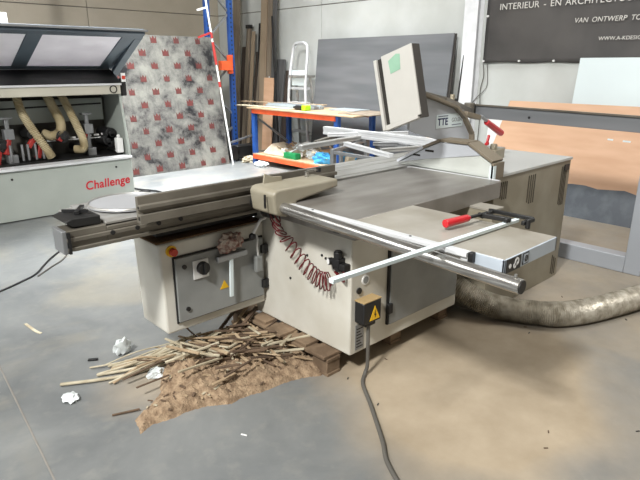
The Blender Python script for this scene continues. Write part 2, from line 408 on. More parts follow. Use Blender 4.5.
rl = build('fence_rail', rl, M_aluwh, S, .002, label='bright white aluminium guide rail')
build('rail_lower_lip', MB().box(1.765, 1.775, 1.10, 2.16, .918, .945), M_aludk, rl)
build('rail_end_cap', MB().box(1.775, 1.80, 1.05, 1.07, .93, .972), M_black, rl, .003)
for y in (1.35, 1.95): build('rail_screw', MB().cyl((1.782, y, .972), (1.782, y, .974), .006, 10), M_black, rl)
tb = build('round_guide_bar', MB().cyl((1.74, 2.32, .963), (1.735, .825, .914), .0285, 40), M_steel, S, .003, label='polished steel bar')
build('bar_end_face', MB().cyl((1.735, .825, .914), (1.735, .821, .9139), .025, 32), M_blackm, tb)
build('bar_lug', MB().cyl((1.735, .85, .94), (1.735, .85, .955), .006, 10), M_steel, tb)
for y in (1.75, 1.25): build('bar_bracket', MB().box(1.745, 1.81, y - .02, y + .02, .905, .93), M_blackm, tb)
# carriage
c = MB()
for y0, y1 in ((2.405, 2.455), (2.463, 2.60), (2.608, 2.69), (2.698, 2.82)): c.box(2.36 if y0 < 2.45 else 1.15, 4.45, y0, y1, .93, .975)
c.box(1.15, 4.45, 2.46, 2.81, .925, .955)
ca = build('sliding_carriage', c, M_alu, S, .0015, label='grooved pale aluminium carriage')
cb = MB().box(.775, .96, 2.45, 2.57, .862, .955).box(.96, 4.3, 2.45, 2.80, .862, .925).box(.96, 1.2, 2.45, 2.8, .925, .945).box(.775, 4.3, 2.438, 2.45, .905, .925).box(.775, 4.3, 2.438, 2.45, .862, .88)
cb = build('carriage_beam', cb, M_aludk, S, .003, label='dark grey beam below the carriage')
build('beam_end_plate', MB().box(.757, .778, 2.44, 2.555, .855, .96), M_galv, cb, .003)
build('beam_end_gasket', MB().box(.778, .79, 2.43, 2.445, .855, .952), M_black, cb)
for q in (.98, 1.10, 1.21, 1.33): build('beam_bolt', MB().cyl((q, 2.44, .915), (q, 2.432, .915), .011, 12), M_blackm, cb)
build('beam_top_plate', MB().box(.90, 1.35, 2.58, 2.90, .93, .95).box(.96, 1.35, 2.46, 2.9, .95, .965), M_alu, cb, .004, label='bright plate')
build('shade_bar', MB().box(1.3, 3.2, 2.66, 2.80, .77, .862), M_blackm, S, .004, label='added dark bar for the shade under the beam')  # added bar, stands in for the shadow band below the beam
dd = build('end_stop_block', MB().prism([(.82, 2.47, .962), (.945, 2.47, .957), (.945, 2.47, .998), (.82, 2.47, 1.002), (.785, 2.47, .99)], (0, .17, 0)), M_blackm, S, .004, label='black end stop')
build('stop_latch', MB().bar((.86, 2.53, 1.01), (.93, 2.64, 1.012), .02, .012).bar((.83, 2.62, 1.01), (.91, 2.52, 1.014), .010, .012), M_black, dd)
dc = build('mitre_disc', MB().cyl((1.185, 2.71, .972), (1.185, 2.71, .980), .195, 64), M_disc, S, .002, label='round polished mitre disc')
rim = MB().tube([(1.185 + .192 * math.cos(a * math.pi / 32), 2.71 + .192 * math.sin(a * math.pi / 32), .982) for a in range(65)], .006, 8)
build('disc_rim', rim, M_alu, dc)
# crosscut fence
fy = 2.41
f = MB().prism([(1.09, fy, 1.071), (1.09, fy - .022, 1.071), (1.09, fy - .022, 1.032), (1.09, fy - .040, 1.030), (1.09, fy - .040, 1.012), (1.09, fy - .018, 1.010), (1.09, fy - .018, .988), (1.09, fy - .040, .986), (1.09, fy - .040, .945), (1.09, fy, .945)], (1.28, 0, 0))
fe = build('crosscut_fence', f, M_aludk, S, .0012, label='tall dark aluminium fence with T slots')
build('fence_end_slot', MB().box(1.0875, 1.09, fy - .034, fy - .02, .962, .978).box(1.0875, 1.09, fy - .034, fy - .02, 1.016, 1.026), M_slot, fe)
# housing at the fence head
hs = MB()
yA, yB = 2.12, 2.325
hs.prism([(1.69, yA, .925), (1.675, yA, 1.03), (1.69, yA, 1.050), (1.715, yA, 1.056), (2.13, yA, 1.056), (2.13, yA, 1.012), (1.90, yA, .985), (1.83, yA, .975), (1.82, yA, .925), (1.76, yA, .905)], (0, yB - yA, 0))
ho = build('fence_head_housing', hs, M_beige, S, .012, label='rounded beige housing', seg=3)
build('housing_slot', MB().box(1.655, 1.662, 2.165, 2.175, .96, 1.03), M_black, ho)
build('housing_flap', MB().prism([(1.745, 2.29, 1.052), (1.87, 2.29, 1.052), (1.87, 2.29, 1.080), (1.81, 2.29, 1.085), (1.755, 2.29, 1.108)], (0, .012, 0)), M_beige, ho, .002)
lk = build('locking_knob', MB().cyl((2.04, 2.28, 1.055), (2.04, 2.28, 1.085), .012, 14).bar((2.04, 2.28, 1.088), (2.11, 2.27, 1.088), .012, .01), M_steel, ho)
build('knob_head', MB().cyl((2.12, 2.27, 1.075), (2.12, 2.27, 1.10), .015, 16), M_black, lk)
build('bar_collar', MB().cyl((1.735, 2.345, .958), (1.735, 2.29, .957), .045, 24).cyl((1.78, 2.33, .90), (1.78, 2.26, .90), .035, 20), M_black, ho, .003)
# pneumatics
cl = []
path = smooth([(1.73, 2.10, .955), (1.76, 2.22, .90), (1.84, 2.30, .80), (1.90, 2.30, .71), (1.90, 2.20, .635), (1.90, 2.10, .575), (1.90, 2.01, .55), (1.91, 1.95, .56)], 40)
n = len(path)
for i, p in enumerate(path):
    t_ = (path[min(i + 1, n - 1)] - path[max(i - 1, 0)]).normalized()
    s_ = t_.cross(V((1, 0, 0))).normalized(); q_ = V((1, 0, 0))
    a = 2 * math.pi * 18 * (i / n) ** 1.35; env = min(1, i / 14, (n - 1 - i) / 10)
    rr = .052 * env
    cl.append(p + s_ * math.cos(a) * rr + q_ * math.sin(a) * rr * .38)
build('coiled_air_hose', MB().tube(cl, .0036, 7), M_redd, S, label='thin dark red coiled air hose')
rgm = MB().box(1.90, 1.97, 1.895, 1.965, .64, .70).cyl((1.93, 1.93, .70), (1.93, 1.93, .75), .032, 20).cyl((1.93, 1.93, .75), (1.93, 1.93, .758), .026, 20).box(1.905, 1.965, 1.84, 1.90, .625, .67).cyl((1.93, 1.93, .64), (1.93, 1.93, .60), .022, 16).box(1.93, 1.97, 1.85, 1.99, .60, .63)
rgm.rot(Matrix.Translation(V((1.96, 1.92, .66))) @ Matrix.Scale(.72, 4) @ Matrix.Translation(V((-1.96, -1.92, -.66))))
rgb_ = build('air_regulator', rgm, M_black, S, .003, label='black pressure regulator')
build('pressure_gauge', MB().cyl((1.935, 1.965, .665), (1.915, 1.975, .665), .02, 20), M_blackm, rgb_)
build('gauge_dial', MB().cyl((1.915, 1.975, .665), (1.912, 1.976, .665), .015, 20), M_white, rgb_)
build('air_fitting', MB().cyl((1.935, 1.88, .63), (1.935, 1.88, .57), .007, 12).bar((1.93, 1.94, .615), (1.93, 1.88, .58), .012, .012), M_redd, rgb_)
# rear cabinet
rc = build('rear_cabinet', MB().box(3.225, 4.345, 1.79, 2.40, .0, .955), M_beige, S, .004, label='tall beige rear cabinet')
build('rear_cabinet_lid', MB().box(3.215, 4.355, 1.782, 2.41, .955, .974), M_lid, rc, .002, label='pale grey lid')
for xs_, z0, z1 in (((3.30, 3.325, 3.35, 3.375), .80, .92), ((3.68, 3.71, 3.74, 3.77), .71, .915), ((4.20, 4.225, 4.25, 4.275), .61, .915), ((4.23, 4.26, 4.29), .03, .20)):
    vm = MB()
    for q in xs_: vm.box(q, q + .006, 1.786, 1.792, z0 + .012 * (xs_.index(q) == 0), z1 - .02 * xs_.index(q) * (z0 < .5))
    build('vent_slots', vm, M_vent, rc)
build('latch_plate', MB().box(4.24, 4.31, 1.782, 1.79, .88, .925), M_blackm, rc)
for q, w_ in ((4.16, .02), (3.26, .02)): build('foot', MB().cyl((q, 1.83, 0), (q, 1.83, .02), .02), M_black, rc)
build('motor_box', MB().box(2.77, 2.88, 1.535, 1.86, .62, .865), M_beige, S, .004, label='beige box between table and rear cabinet')
build('motor_box_lid', MB().box(2.765, 2.885, 1.53, 1.86, .865, .875), M_ext, S)
# saw dust cover over the blade at the far table edge
xc = 3.13
cv = MB().prism([(xc + .012, 2.52, .975), (xc + .012, 2.30, 1.105), (xc + .012, 2.17, 1.16), (xc + .012, 1.97, 1.16), (xc + .012, 1.80, 1.065), (xc + .012, 1.80, .975)], (.30, 0, 0))
cvp = [(2.52, .985), (2.30, 1.105), (2.17, 1.163), (1.955, 1.163), (1.775, 1.065), (1.775, .965)]
shell = MB()
for (a, b_) in zip(cvp[:-1], cvp[1:]):
    dy, dz = b_[0] - a[0], b_[1] - a[1]; l = math.hypot(dy, dz); ny_, nz_ = dz / l * .018, -dy / l * .018
    shell.prism([(xc, a[0], a[1]), (xc, b_[0], b_[1]), (xc, b_[0] + ny_, b_[1] + nz_), (xc, a[0] + ny_, a[1] + nz_)], (.13, 0, 0))
lslope = MB(); lslope.v = shell.v[:8]; lslope.f = shell.f[:6]
shell.v = shell.v[8:]; shell.f = [tuple(i - 8 for i in f_) for f_ in shell.f[6:]]
co = build('blade_cover', shell, M_rim, S, .002, label='brown rimmed blade cover')
build('cover_front_plate', MB().prism([(xc + .012, 2.50, .99), (xc + .012, 2.30, 1.10), (xc + .012, 2.17, 1.158), (xc + .012, 1.96, 1.158), (xc + .012, 1.86, 1.105), (xc + .012, 2.30, 1.03)], (.006, 0, 0)), M_gplate, co, label='grey upper plate')
build('cover_window', MB().prism([(xc + .016, 2.50, .975), (xc + .016, 2.30, 1.03), (xc + .016, 1.86, 1.10), (xc + .016, 1.785, 1.06), (xc + .016, 1.785, .97)], (.005, 0, 0)), M_green2, co, label='clear plastic window')
build('cover_slot', MB().box(xc + .009, xc + .013, 2.33, 2.39, 1.047, 1.058), M_slot, co)
build('cover_slot', MB().box(xc + .009, xc + .013, 2.22, 2.29, 1.085, 1.098), M_slot, co)
build('cover_back', MB().prism([(xc + .12, 2.48, .98), (xc + .12, 2.17, 1.155), (xc + .12, 1.96, 1.155), (xc + .12, 1.80, 1.06), (xc + .12, 1.80, .98)], (.006, 0, 0)), M_white, co)
build('cover_slope', lslope, M_gplate, co)
build('cover_foot', MB().box(xc, xc + .03, 1.755, 1.785, .90, 1.05), M_wpan, co)
build('table_edge_strip', MB().box(3.10, 3.125, 1.70, 2.42, .955, .972), M_aluwh, S, label='bright strip along the far table edge')

# things on / at the saw
ps = thing('push_stick', 'grey T shaped push stick hanging on the saw cabinet door', 'push stick', (1.71, 2.55, .36))
build('crossbar', MB().bar((1.595, 2.55, .60), (1.80, 2.55, .605), .03, .036), M_galv, ps, .006)
build('shaft', MB().bar((1.69, 2.545, .60), (1.68, 2.545, .355), .012, .026, up=(1, 0, 0)), M_wpan, ps, .004, label='pale shaft')
rag = MB(); rb_ = bmesh.new(); bmesh.ops.create_icosphere(rb_, subdivisions=4, radius=1)
for v in rb_.verts:
    p = v.co.copy(); k = 1 + .55 * noise.noise(p * 1.9 + V((3, 1, 2))) + .25 * noise.noise(p * 5)
    v.co = V((p.x * .075 * k, p.y * .035 * k, p.z * .055 * k)) + V((1.70, 2.56, .682))
rag.add([v.co for v in rb_.verts], [tuple(v.index for v in q.verts) for q in rb_.faces]); rb_.free()
tag(build('rag', rag, M_rag), 'crumpled pale rag with dark red stains on the cabinet front', 'rag')
# aluminium strip
sm_ = MB().prism([(1.17, 1.145, .976), (1.17, 1.165, .976), (1.17, 1.167, .990), (1.17, 1.159, .992), (1.17, 1.155, .986), (1.17, 1.151, .992), (1.17, 1.143, .990)], (1.13, 0, 0))
sm_.rot(Matrix.Translation(V((2.2, 1.15, 0))) @ Matrix.Rotation(R(-2.2), 4, 'Z') @ Matrix.Translation(V((-2.2, -1.15, 0))))
tag(build('aluminium_strip', sm_, M_wpan), 'long pale aluminium strip lying across the extension table, jutting over its front', 'strip')
cp = thing('bar_clamp', 'black bar clamp with red handle holding down the pale strip', 'clamp', (2.2, 1.25, .972))
build('clamp_handle', MB().cyl((1.955, 1.30, 1.002), (2.095, 1.282, 1.004), .019, 10, .017).cyl((2.095, 1.282, 1.004), (2.115, 1.28, 1.004), .017, 10, .009), M_red, cp, .003, label='red handle')
build('spindle', MB().cyl((2.11, 1.28, 1.004), (2.235, 1.268, 1.006), .008, 10), M_black, cp)
build('sliding_arm', MB().bar((2.20, 1.29, 1.0), (2.22, 1.14, 1.0), .018, .022).cyl((2.2, 1.15, .992), (2.2, 1.15, 1.012), .013, 12), M_blackm, cp, .004)
build('clamp_bar', MB().bar((2.31, 1.30, 1.0), (2.31, 1.08, 1.0), .013, .018), M_blackm, cp, .003)
build('fixed_arm', MB().bar((2.22, 1.085, .996), (2.31, 1.08, .998), .016, .018).cyl((2.24, 1.07, .972), (2.24, 1.07, 1.015), .011, 12), M_black, cp, .003)
build('pivot_block', MB().bar((2.20, 1.27, .995), (2.31, 1.28, .995), .014, .02), M_black, cp, .003)
# overhead guard
G = thing('overhead_guard_stand', 'grey floor stand with long overhead arm carrying the raised saw guard', 'guard stand', (4.95, 1.36, 0))
build('floor_beam', MB().box(4.80, 4.93, 1.43, 3.2, .0, .14), M_stand, G, .006)
build('upright_post', MB().box(4.80, 4.99, 1.30, 1.43, .0, 1.26), M_stand, G, .006)
ar = build('overhead_arm', MB().prism([(4.95, 1.20, 1.245), (4.95, 1.20, 1.125), (4.95, 3.10, 1.153), (4.95, 3.10, 1.272)], (.08, 0, 0)), M_pgrey, G, .004)
build('arm_top_trim', MB().bar((4.945, 1.2, 1.252), (4.945, 3.1, 1.279), .03, .014), M_aludk, ar)
build('arm_screw', MB().cyl((4.95, 2.47, 1.19), (4.945, 2.47, 1.19), .012, 10), M_black, ar)
build('boom', MB().bar((4.95, 3.08, 1.21), (3.30, 2.29, 1.42), .06, .05).bar((3.30, 2.29, 1.42), (2.795, 2.19, 1.497), .06, .045), M_aludk, G, .006, label='dark boom')
build('boom_joint', MB().cyl((4.86, 3.05, 1.18), (4.86, 3.05, 1.30), .05, 20), M_aludk, G, .006)
gp = [(2.95, 1.46), (3.10, 1.425), (3.32, 1.365), (3.43, 1.29), (3.54, 1.17), (3.55, 1.09), (3.18, 1.165), (2.90, 1.235), (2.84, 1.26), (2.84, 1.32), (2.86, 1.42)]
g = build('guard_plate', MB().prism([(a, 2.20, b_) for a, b_ in gp], (0, .02, 0)), M_gplate, G, .002, label='grey guard side plate')
rm = MB()
for (a, b_) in zip(gp[:5], gp[1:6]):
    rm.bar((a[0], 2.21, a[1] + .012), (b_[0], 2.21, b_[1] + .012), .09, .022)
build('guard_rim', rm, M_rim, g, .004, label='dusty brown rim')
lb = build('guard_label', MB().box(3.12, 3.43, 2.197, 2.2, 1.245, 1.335), M_wpan, g, label='pale maker label with navy letters')
text('guard_lettering', 'TTE', .066, (3.135, 2.1965, 1.265), (1, 0, 0), (0, 0, 1), M_navy, lb, .001, bold=.0012)
text('guard_small_print', 'GO.EN', .038, (3.295, 2.1965, 1.28), (1, 0, 0), (0, 0, 1), M_galv, lb, .001)
build('label_rule', MB().box(3.14, 3.25, 2.1955, 2.197, 1.322, 1.326).box(3.30, 3.41, 2.1955, 2.197, 1.258, 1.262), M_navy, lb)
hl = build('guard_lever', MB().cyl((3.62, 2.17, 1.30), (3.72, 2.17, 1.255), .012, 12), M_galv, G)
build('lever_grip', MB().cyl((3.70, 2.17, 1.255), (3.93, 2.17, 1.155), .022, 16, .025), M_red, hl, .006, label='red grip')
build('lever_bracket', MB().bar((3.45, 2.2, 1.325), (3.62, 2.19, 1.29), .05, .035), M_rim, G, .004)
build('small_red_latch', MB().bar((3.70, 2.15, 1.10), (3.72, 2.15, 1.16), .016, .02).bar((3.68, 2.15, 1.095), (3.72, 2.15, 1.10), .02, .02), M_red, G, .004)
build('latch_block', MB().box(3.78, 3.92, 2.12, 2.20, .975, 1.045).box(3.80, 3.84, 2.14, 2.18, 1.045, 1.085), M_beige, G, .004)
# tilted board resting against guard
QBL, QTL, QBR, QTR = V((2.72, 2.299, 1.254)), V((2.72, 2.399, 1.68)), V((2.72, 2.019, 1.358)), V((2.72, 2.119, 1.771))
def P2(u, v, w=0):            # board frame: u across 0..1, v up 0..1, w toward the open side
    n_ = (QBR - QBL).cross(QTL - QBL).normalized()
    return (QBL * (1 - u) + QBR * u) * (1 - v) + (QTL * (1 - u) + QTR * u) * v + n_ * w
def pslab(mb, pts, w0, w1):
    a = [P2(u, v, w0) for u, v in pts]; b2 = [P2(u, v, w1) for u, v in pts]; n = len(pts)
    mb.add(a + b2, [tuple(range(n))[::-1], tuple(range(n, 2 * n))] + [(i, (i + 1) % n, n + (i + 1) % n, n + i) for i in range(n)]); return mb
tp = thing('tilted_white_board', 'tilted white boxed board with a pale green note, propped by the saw guard', 'board', tuple(P2(.5, 0)))
build('face', pslab(MB(), [(.20, .06), (1.0, .04), (1.0, 1), (.20, 1.0)], 0, .012), M_face, tp, .002)
build('left_flange', pslab(MB(), [(0, .0), (.085, .0), (.075, .98), (0, .985)], 0, .02), M_face, tp, .002)
build('left_channel', pslab(MB(), [(.08, .05), (.21, .05), (.21, .98), (.07, .98)], -.02, .002), M_slot, tp, label='dark channel')
build('right_edge', pslab(MB(), [(.94, .0), (1.0, .0), (1.0, 1.0), (.94, 1.0)], -.07, .0), M_edge, tp, .002, label='side strip darkened for shade')  # side turned from the light, its shade painted dark
build('bottom_rim', pslab(MB(), [(0, -.01), (.93, .0), (.93, .045), (0, .065)], -.04, .014), M_face, tp, .002)
build('back_tray', pslab(MB(), [(.06, .03), (.98, .03), (.98, .98), (.04, .96)], -.06, -.02), M_beige, tp)
build('green_note', pslab(MB(), [(.40, .72), (.66, .73), (.70, .93), (.60, .95), (.38, .90)], .012, .014), M_note, tp, label='pale green note')

# ------------------------------------------------------------------ aluminium profiles behind the carriage
def prof(p, q, w, h, m, label):
    mb = MB(); p, q = V(p), V(q); d = (q - p).normalized(); a = d.cross(V((0, 0, 1))).normalized()
    mb.bar(p, q, w, h * .3, (0, 0, 1)) if False else None
    up = V((0, 0, 1))
    for k in (-1, 1): mb.bar(p + up * (h * .35 * k), q + up * (h * .35 * k), w, h * .3)
    mb.bar(p, q, w * .8, h * .42)
    return tag(build('aluminium_profile', mb, m, None, .0015), label, 'aluminium profile')
prof((3.88, 4.06, 1.03), (3.88, 2.50, 1.03), .055, .075, M_aluwh, 'long white aluminium profile, uppermost, reaching toward the saw guard')
prof((3.03, 3.47, 1.0), (4.05, 3.60, 1.0), .06, .04, M_alu, 'grey aluminium profile with open left end rising to the right above the blue plastic')
prof((3.40, 3.68, .985), (3.85, 3.88, .985), .04, .035, M_aludk, 'short dark ended profile just below the long white one')
prof((3.55, 3.45, .985), (3.30, 2.72, .985), .05, .035, M_aluwh, 'pale diagonal profile ending on the carriage beside the post')
prof((3.70, 3.26, .99), (4.02, 2.92, .99), .05, .03, M_galv, 'grey profile with white plugged end in the middle of the heap')
prof((3.42, 2.92, .996), (4.05, 2.70, .996), .05, .03, M_alu, 'flat pale profile lying nearest to the grooved carriage')
prof((4.05, 3.62, .985), (3.80, 2.95, .985), .045, .035, M_galv, 'grey profile running from the far end of the rising profile toward the saw')
prof((3.62, 3.75, 1.03), (4.3, 3.35, 1.03), .04, .03, M_aluwh, 'thin white profile lying crosswise behind the long white one')
og = thing('outrigger_frame', 'light metal outrigger post and brace standing behind the sliding carriage', 'frame', (3.3, 3.35, 0))
build('post', MB().box(3.28, 3.32, 3.33, 3.37, 0, .975), M_galv, og, .002)
build('post', MB().box(4.0, 4.04, 3.6, 3.64, 0, .975), M_galv, og, .002)
build('brace', MB().bar((3.30, 3.35, .96), (4.02, 3.62, .96), .03, .025).bar((3.30, 3.33, .945), (3.3, 2.83, .945), .03, .025).bar((3.88, 3.95, .98), (3.88, 3.5, .98), .03, .03), M_galv, og, .002)
build('crossbar', MB().bar((3.80, 3.9, .945), (4.1, 3.9, .945), .04, .03).bar((3.95, 3.9, 0.0), (3.95, 3.9, .94), .03, .03), M_galv, og, .002)
tag(build('spray_can', MB().cyl((3.93, 2.66, 1.06), (3.98, 2.52, 1.06), .028, 16).cyl((3.98, 2.52, 1.06), (4.0, 2.46, 1.06), .018, 14), M_mred, None, .003), 'small red and white can lying on the white profile by the guard', 'can')
tag(build('cardboard_scrap', MB().box(3.90, 4.02, 2.66, 2.84, 1.062, 1.11), M_kraft, None, .008), 'small brown cardboard scrap beside the red can', 'cardboard')

# ------------------------------------------------------------------ pallet
PL = thing('wooden_pallet', 'dusty worn wooden pallet carrying the panel saw', 'pallet', (2.4, 2.3, 0))
for y, xo in ((1.95, 0), (2.13, .03), (2.32, -.01), (2.52, .04), (2.72, 0)): build('deck_board', MB().box(1.86 + xo, 3.05, y, y + .135, .106, .126), M_pal, PL, .004)
for xx in (1.88, 2.42, 2.92):
    build('stringer', MB().box(xx, xx + .1, 1.94, 2.87, .086, .106), M_pal, PL, .003)
    for y in (1.945, 2.34, 2.73): build('block', MB().box(xx, xx + .1, y, y + .12, .02, .086), M_pal, PL, .004)
    build('bottom_board', MB().box(xx, xx + .1, 1.94, 2.87, 0, .02), M_pal, PL, .003)

# ------------------------------------------------------------------ sawdust and offcuts
PILE = [(.88, 2.17), (.97, 2.21), (1.15, 2.20), (1.25, 2.16), (1.34, 2.09), (1.50, 2.09), (1.72, 2.06), (1.87, 1.98), (1.96, 2.0), (1.98, 2.6), (1.95, 2.80), (1.75, 2.82), (1.50, 2.76), (1.32, 2.70), (1.2, 2.58), (1.14, 2.44), (1.03, 2.36), (.93, 2.31)]
def pile_h(x, y):
    w = .05 * noise.noise(V((x * 6, y * 6, 0)))
    d = sdf(x + w, y + w * .7, PILE)
    if d <= 0: return -.004
    h = .036 * (1 - math.exp(-d / .07)) + .012 * min(1, d / .02)
    h += .06 * math.exp(-((x - 1.33) ** 2 + (y - 2.46) ** 2) / .009) + .03 * math.exp(-((x - 1.74) ** 2 + (y - 2.42) ** 2) / .03)
    h *= 1 + .35 * noise.noise(V((x * 9, y * 9, 2)))
    h += (.018 * noise.noise(V((x * 22, y * 22, 0))) + .012 * noise.noise(V((x * 60, y * 60, 5)))) * min(1, d / .02)
    return max(.001, h)
st = .01; pm = MB(); nx, ny = 118, 88; idx = {}
vs = []; 
for j in range(ny + 1):
    for i in range(nx + 1):
        x_, y_ = .84 + i * st, 1.96 + j * st
        vs.append((x_, y_, pile_h(x_, y_)))
fs = []
for j in range(ny):
    for i in range(nx):
        q = (j * (nx + 1) + i, j * (nx + 1) + i + 1, (j + 1) * (nx + 1) + i + 1, (j + 1) * (nx + 1) + i)
        if max(vs[k][2] for k in q) > 0: fs.append(q)
pm.add(vs, fs)
po = build('sawdust_heap', pm, M_dust); tag(po, 'low heap of tan sawdust spilling from the pallet across the floor', 'sawdust', kind='stuff')
OFFS = [('offcut_wood', M_off), ('p', M_offg), ('d', M_offd)]
def strip(pts, w, h, m, grp, label, cat='wood offcut', name='wood_offcut'):
    mb = MB(); pts = smooth(pts, 5) if len(pts) > 2 else [V(p) for p in pts]; n = len(pts); vs = []
    for i, p in enumerate(pts):
        t_ = (pts[min(i + 1, n - 1)] - pts[max(i - 1, 0)]).normalized(); a = t_.cross(V((0, 0, 1))).normalized(); u = a.cross(t_)
        for s1, s2 in ((-1, -1), (1, -1), (1, 1), (-1, 1)): vs.append(p + a * w / 2 * s1 + u * h / 2 * s2)
    fs = [(3, 2, 1, 0), tuple(range((n - 1) * 4, n * 4))]
    for i in range(n - 1):
        for k in range(4): fs.append((i * 4 + k, i * 4 + (k + 1) % 4, i * 4 + 4 + (k + 1) % 4, i * 4 + 4 + k))
    mb.add(vs, fs)
    return tag(build(name, mb, m, None, .001, seg=1), label, cat, grp)
rnd = random.Random(11)
L1 = 'thin tan wood offcut lying jumbled on the sawdust heap'
for k in range(92):
    cx = min(1.88, rnd.gauss(1.58, .19)); cy = 2.47 - (cx - 1.5) * .32 + rnd.gauss(0, .12)
    az = R(rnd.choice([-45, -60, -30, -15, 0, -75, 15, -90, -40, -20]) + rnd.gauss(0, 10)); ln = rnd.uniform(.07, .32)
    z = max(.02, pile_h(cx, cy)) + rnd.uniform(.008, .075); tl = rnd.uniform(-.10, .10)
    dx, dy = math.cos(az) * ln / 2, math.sin(az) * ln / 2
    strip([(cx - dx, cy - dy, max(.01, z - tl * ln)), (cx + dx, cy + dy, max(.01, z + tl * ln))], rnd.uniform(.007, .018), rnd.uniform(.005, .011), rnd.choice([M_off, M_off, M_offd, M_offg, M_offd]), 'short wood offcuts on the sawdust heap', L1)
for k in range(150):
    cx = rnd.uniform(.95, 1.9); cy = rnd.uniform(2.05, 2.75); h_ = pile_h(cx, cy)
    if h_ < .012: continue
    az = rnd.uniform(0, 3.14); ln = rnd.uniform(.012, .045)
    strip([(cx, cy, h_ + .004), (cx + ln * math.cos(az), cy + ln * math.sin(az), h_ + .008)], rnd.uniform(.006, .014), .005, rnd.choice([M_off, M_offd, M_offg]), 'small chips in the sawdust', 'small wood chip lying on top of the sawdust heap', 'wood chip', 'wood_chip')
L2 = 'long pale curved wood strip trailing left from the sawdust heap'
for k in range(20):
    x0 = rnd.uniform(.92, 1.22); y0 = 2.86 - (x0 - .9) * .2 + rnd.gauss(0, .05) ; x1 = rnd.uniform(1.4, 1.75); y1 = 2.62 + rnd.gauss(0, .07)
    b1 = rnd.gauss(0, .03)
    strip([(x0, y0, .012 + .0 * k), ((x0 * 2 + x1) / 3, (y0 * 2 + y1) / 3 + b1, .02 + rnd.uniform(0, .03)), ((x0 + x1 * 2) / 3, (y0 + 2 * y1) / 3 - b1 * .6, .035 + rnd.uniform(0, .04)), (x1, y1, .05 + rnd.uniform(0, .06))], rnd.uniform(.008, .018), rnd.uniform(.005, .009), rnd.choice([M_offg, M_offg, M_off]), 'long pale strips trailing from the heap', L2)
strip([(.77, 2.86, .012), (.95, 2.76, .012), (1.1, 2.70, .012), (1.35, 2.66, .02)], .022, .008, M_offg, None, 'longest pale strip at the left edge of the pile, curved flat on the floor')
strip([(.86, 2.41, .006), (.98, 2.36, .010)], .010, .008, M_offd, None, 'single brown splinter on bare concrete, poking left from the tip of the sawdust heap')
strip([(1.60, 2.52, .06), (1.94, 2.66, .17)], .022, .014, M_offd, None, 'dark offcut leaning up toward the saw cabinet, rightmost of its fan')
strip([(1.54, 2.52, .06), (1.92, 2.74, .15)], .018, .012, M_off, None, 'tan offcut leaning up toward the saw cabinet, middle of its fan')
strip([(1.46, 2.56, .05), (1.86, 2.80, .12)], .02, .012, M_offd, None, 'brown offcut leaning up toward the saw cabinet, leftmost of its fan')
def crumple(name, c, sx, sy, sz, m, label, cat, seed=0, sub=3):
    b_ = bmesh.new(); bmesh.ops.create_icosphere(b_, subdivisions=sub, radius=1); mb = MB(); vv = []
    for v in b_.verts:
        p = v.co; k = 1 + .5 * noise.noise(p * 2 + V((seed, 1, 2))) + .3 * noise.noise(p * 5 + V((seed, 0, 0)))
        q = V((p.x * sx * k, p.y * sy * k, p.z * sz * k)); q.z = max(q.z, -sz * .6); vv.append(q + V(c) + V((0, 0, sz * .6)))
    mb.add(vv, [tuple(v.index for v in q.verts) for q in b_.faces]); b_.free()
    return tag(build(name, mb, m), label, cat)
crumple('tissue_scrap', (.765, 2.70, 0), .035, .05, .016, M_paper, 'small crumpled white tissue alone on the grey floor', 'tissue', 4)
crumple('plastic_wrap', (1.17, 2.97, .01), .05, .03, .055, M_paper, 'bluish crumpled plastic wrap standing up at the left of the offcuts', 'plastic wrap', 9)
crumple('plastic_wrap', (1.20, 2.60, .0), .05, .035, .03, M_paper, 'flat white plastic scrap at the lower left edge of the sawdust heap', 'plastic wrap', 14)
strip([(.985, 3.03, .006), (1.03, 3.0, .006)], .02, .008, M_black, None, 'small black plastic piece on the floor beyond the pale strips', 'plastic piece', 'plastic_piece')
strip([(1.238, 1.858, .004), (1.252, 1.83, .004)], .007, .005, M_white, None, 'tiny white stub alone on the floor in front of the sawdust', 'stub', 'white_stub')
strip([(.87, 3.80, .003), (.885, 3.64, .003), (.90, 3.58, .003)], .02, .004, M_offg, None, 'short pale strip on the floor at the far left', 'wood offcut')
rn = random.Random(5)
def in_dust(x, y): return pip(x, y, DUST)
for k in range(14):
    x_, y_ = rn.uniform(1.4, 4.4), rn.uniform(.3, 1.9)
    a = rn.uniform(0, 3)
    strip([(x_, y_, .003), (x_ + .02 * math.cos(a), y_ + .02 * math.sin(a), .003)], .006, .004, rn.choice([M_offd, M_black]), 'stray wood chips on the floor', 'tiny dark wood chip on the open floor', 'wood chip', 'wood_chip')

# ------------------------------------------------------------------ duct, cables
dp = smooth([(3.10, 2.45, .40), (3.10, 2.15, .28), (3.11, 1.92, .19), (3.17, 1.75, .12), (3.26, 1.63, .085), (3.33, 1.50, .084), (3.42, 1.37, .084), (3.62, 1.26, .082), (3.95, 1.15, .082), (4.3, 1.05, .085), (4.7, .9, .09), (5.2, .85, .09)], 30)
tag(build('flexible_duct', MB().tube(dp, .08, 28, rf=lambda i: .079 + (.005 if i % 2 else -.005)), M_ribs), 'thick ribbed tan flexible extraction duct lying on the floor at the right', 'duct')
pw = smooth([(2.065, 1.815, .305), (2.06, 1.81, .2), (2.06, 1.81, .06), (2.04, 1.81, .014), (1.96, 1.75, .011), (1.86, 1.61, .011), (1.77, 1.49, .011), (1.67, 1.36, .011), (1.57, 1.24, .011), (1.45, .98, .011), (1.4, .7, .011)], 8)
tag(build('power_cable', MB().tube(pw, .0105, 10), M_cable), 'thick grey power cable running from the saw socket to the bottom of the picture', 'cable')
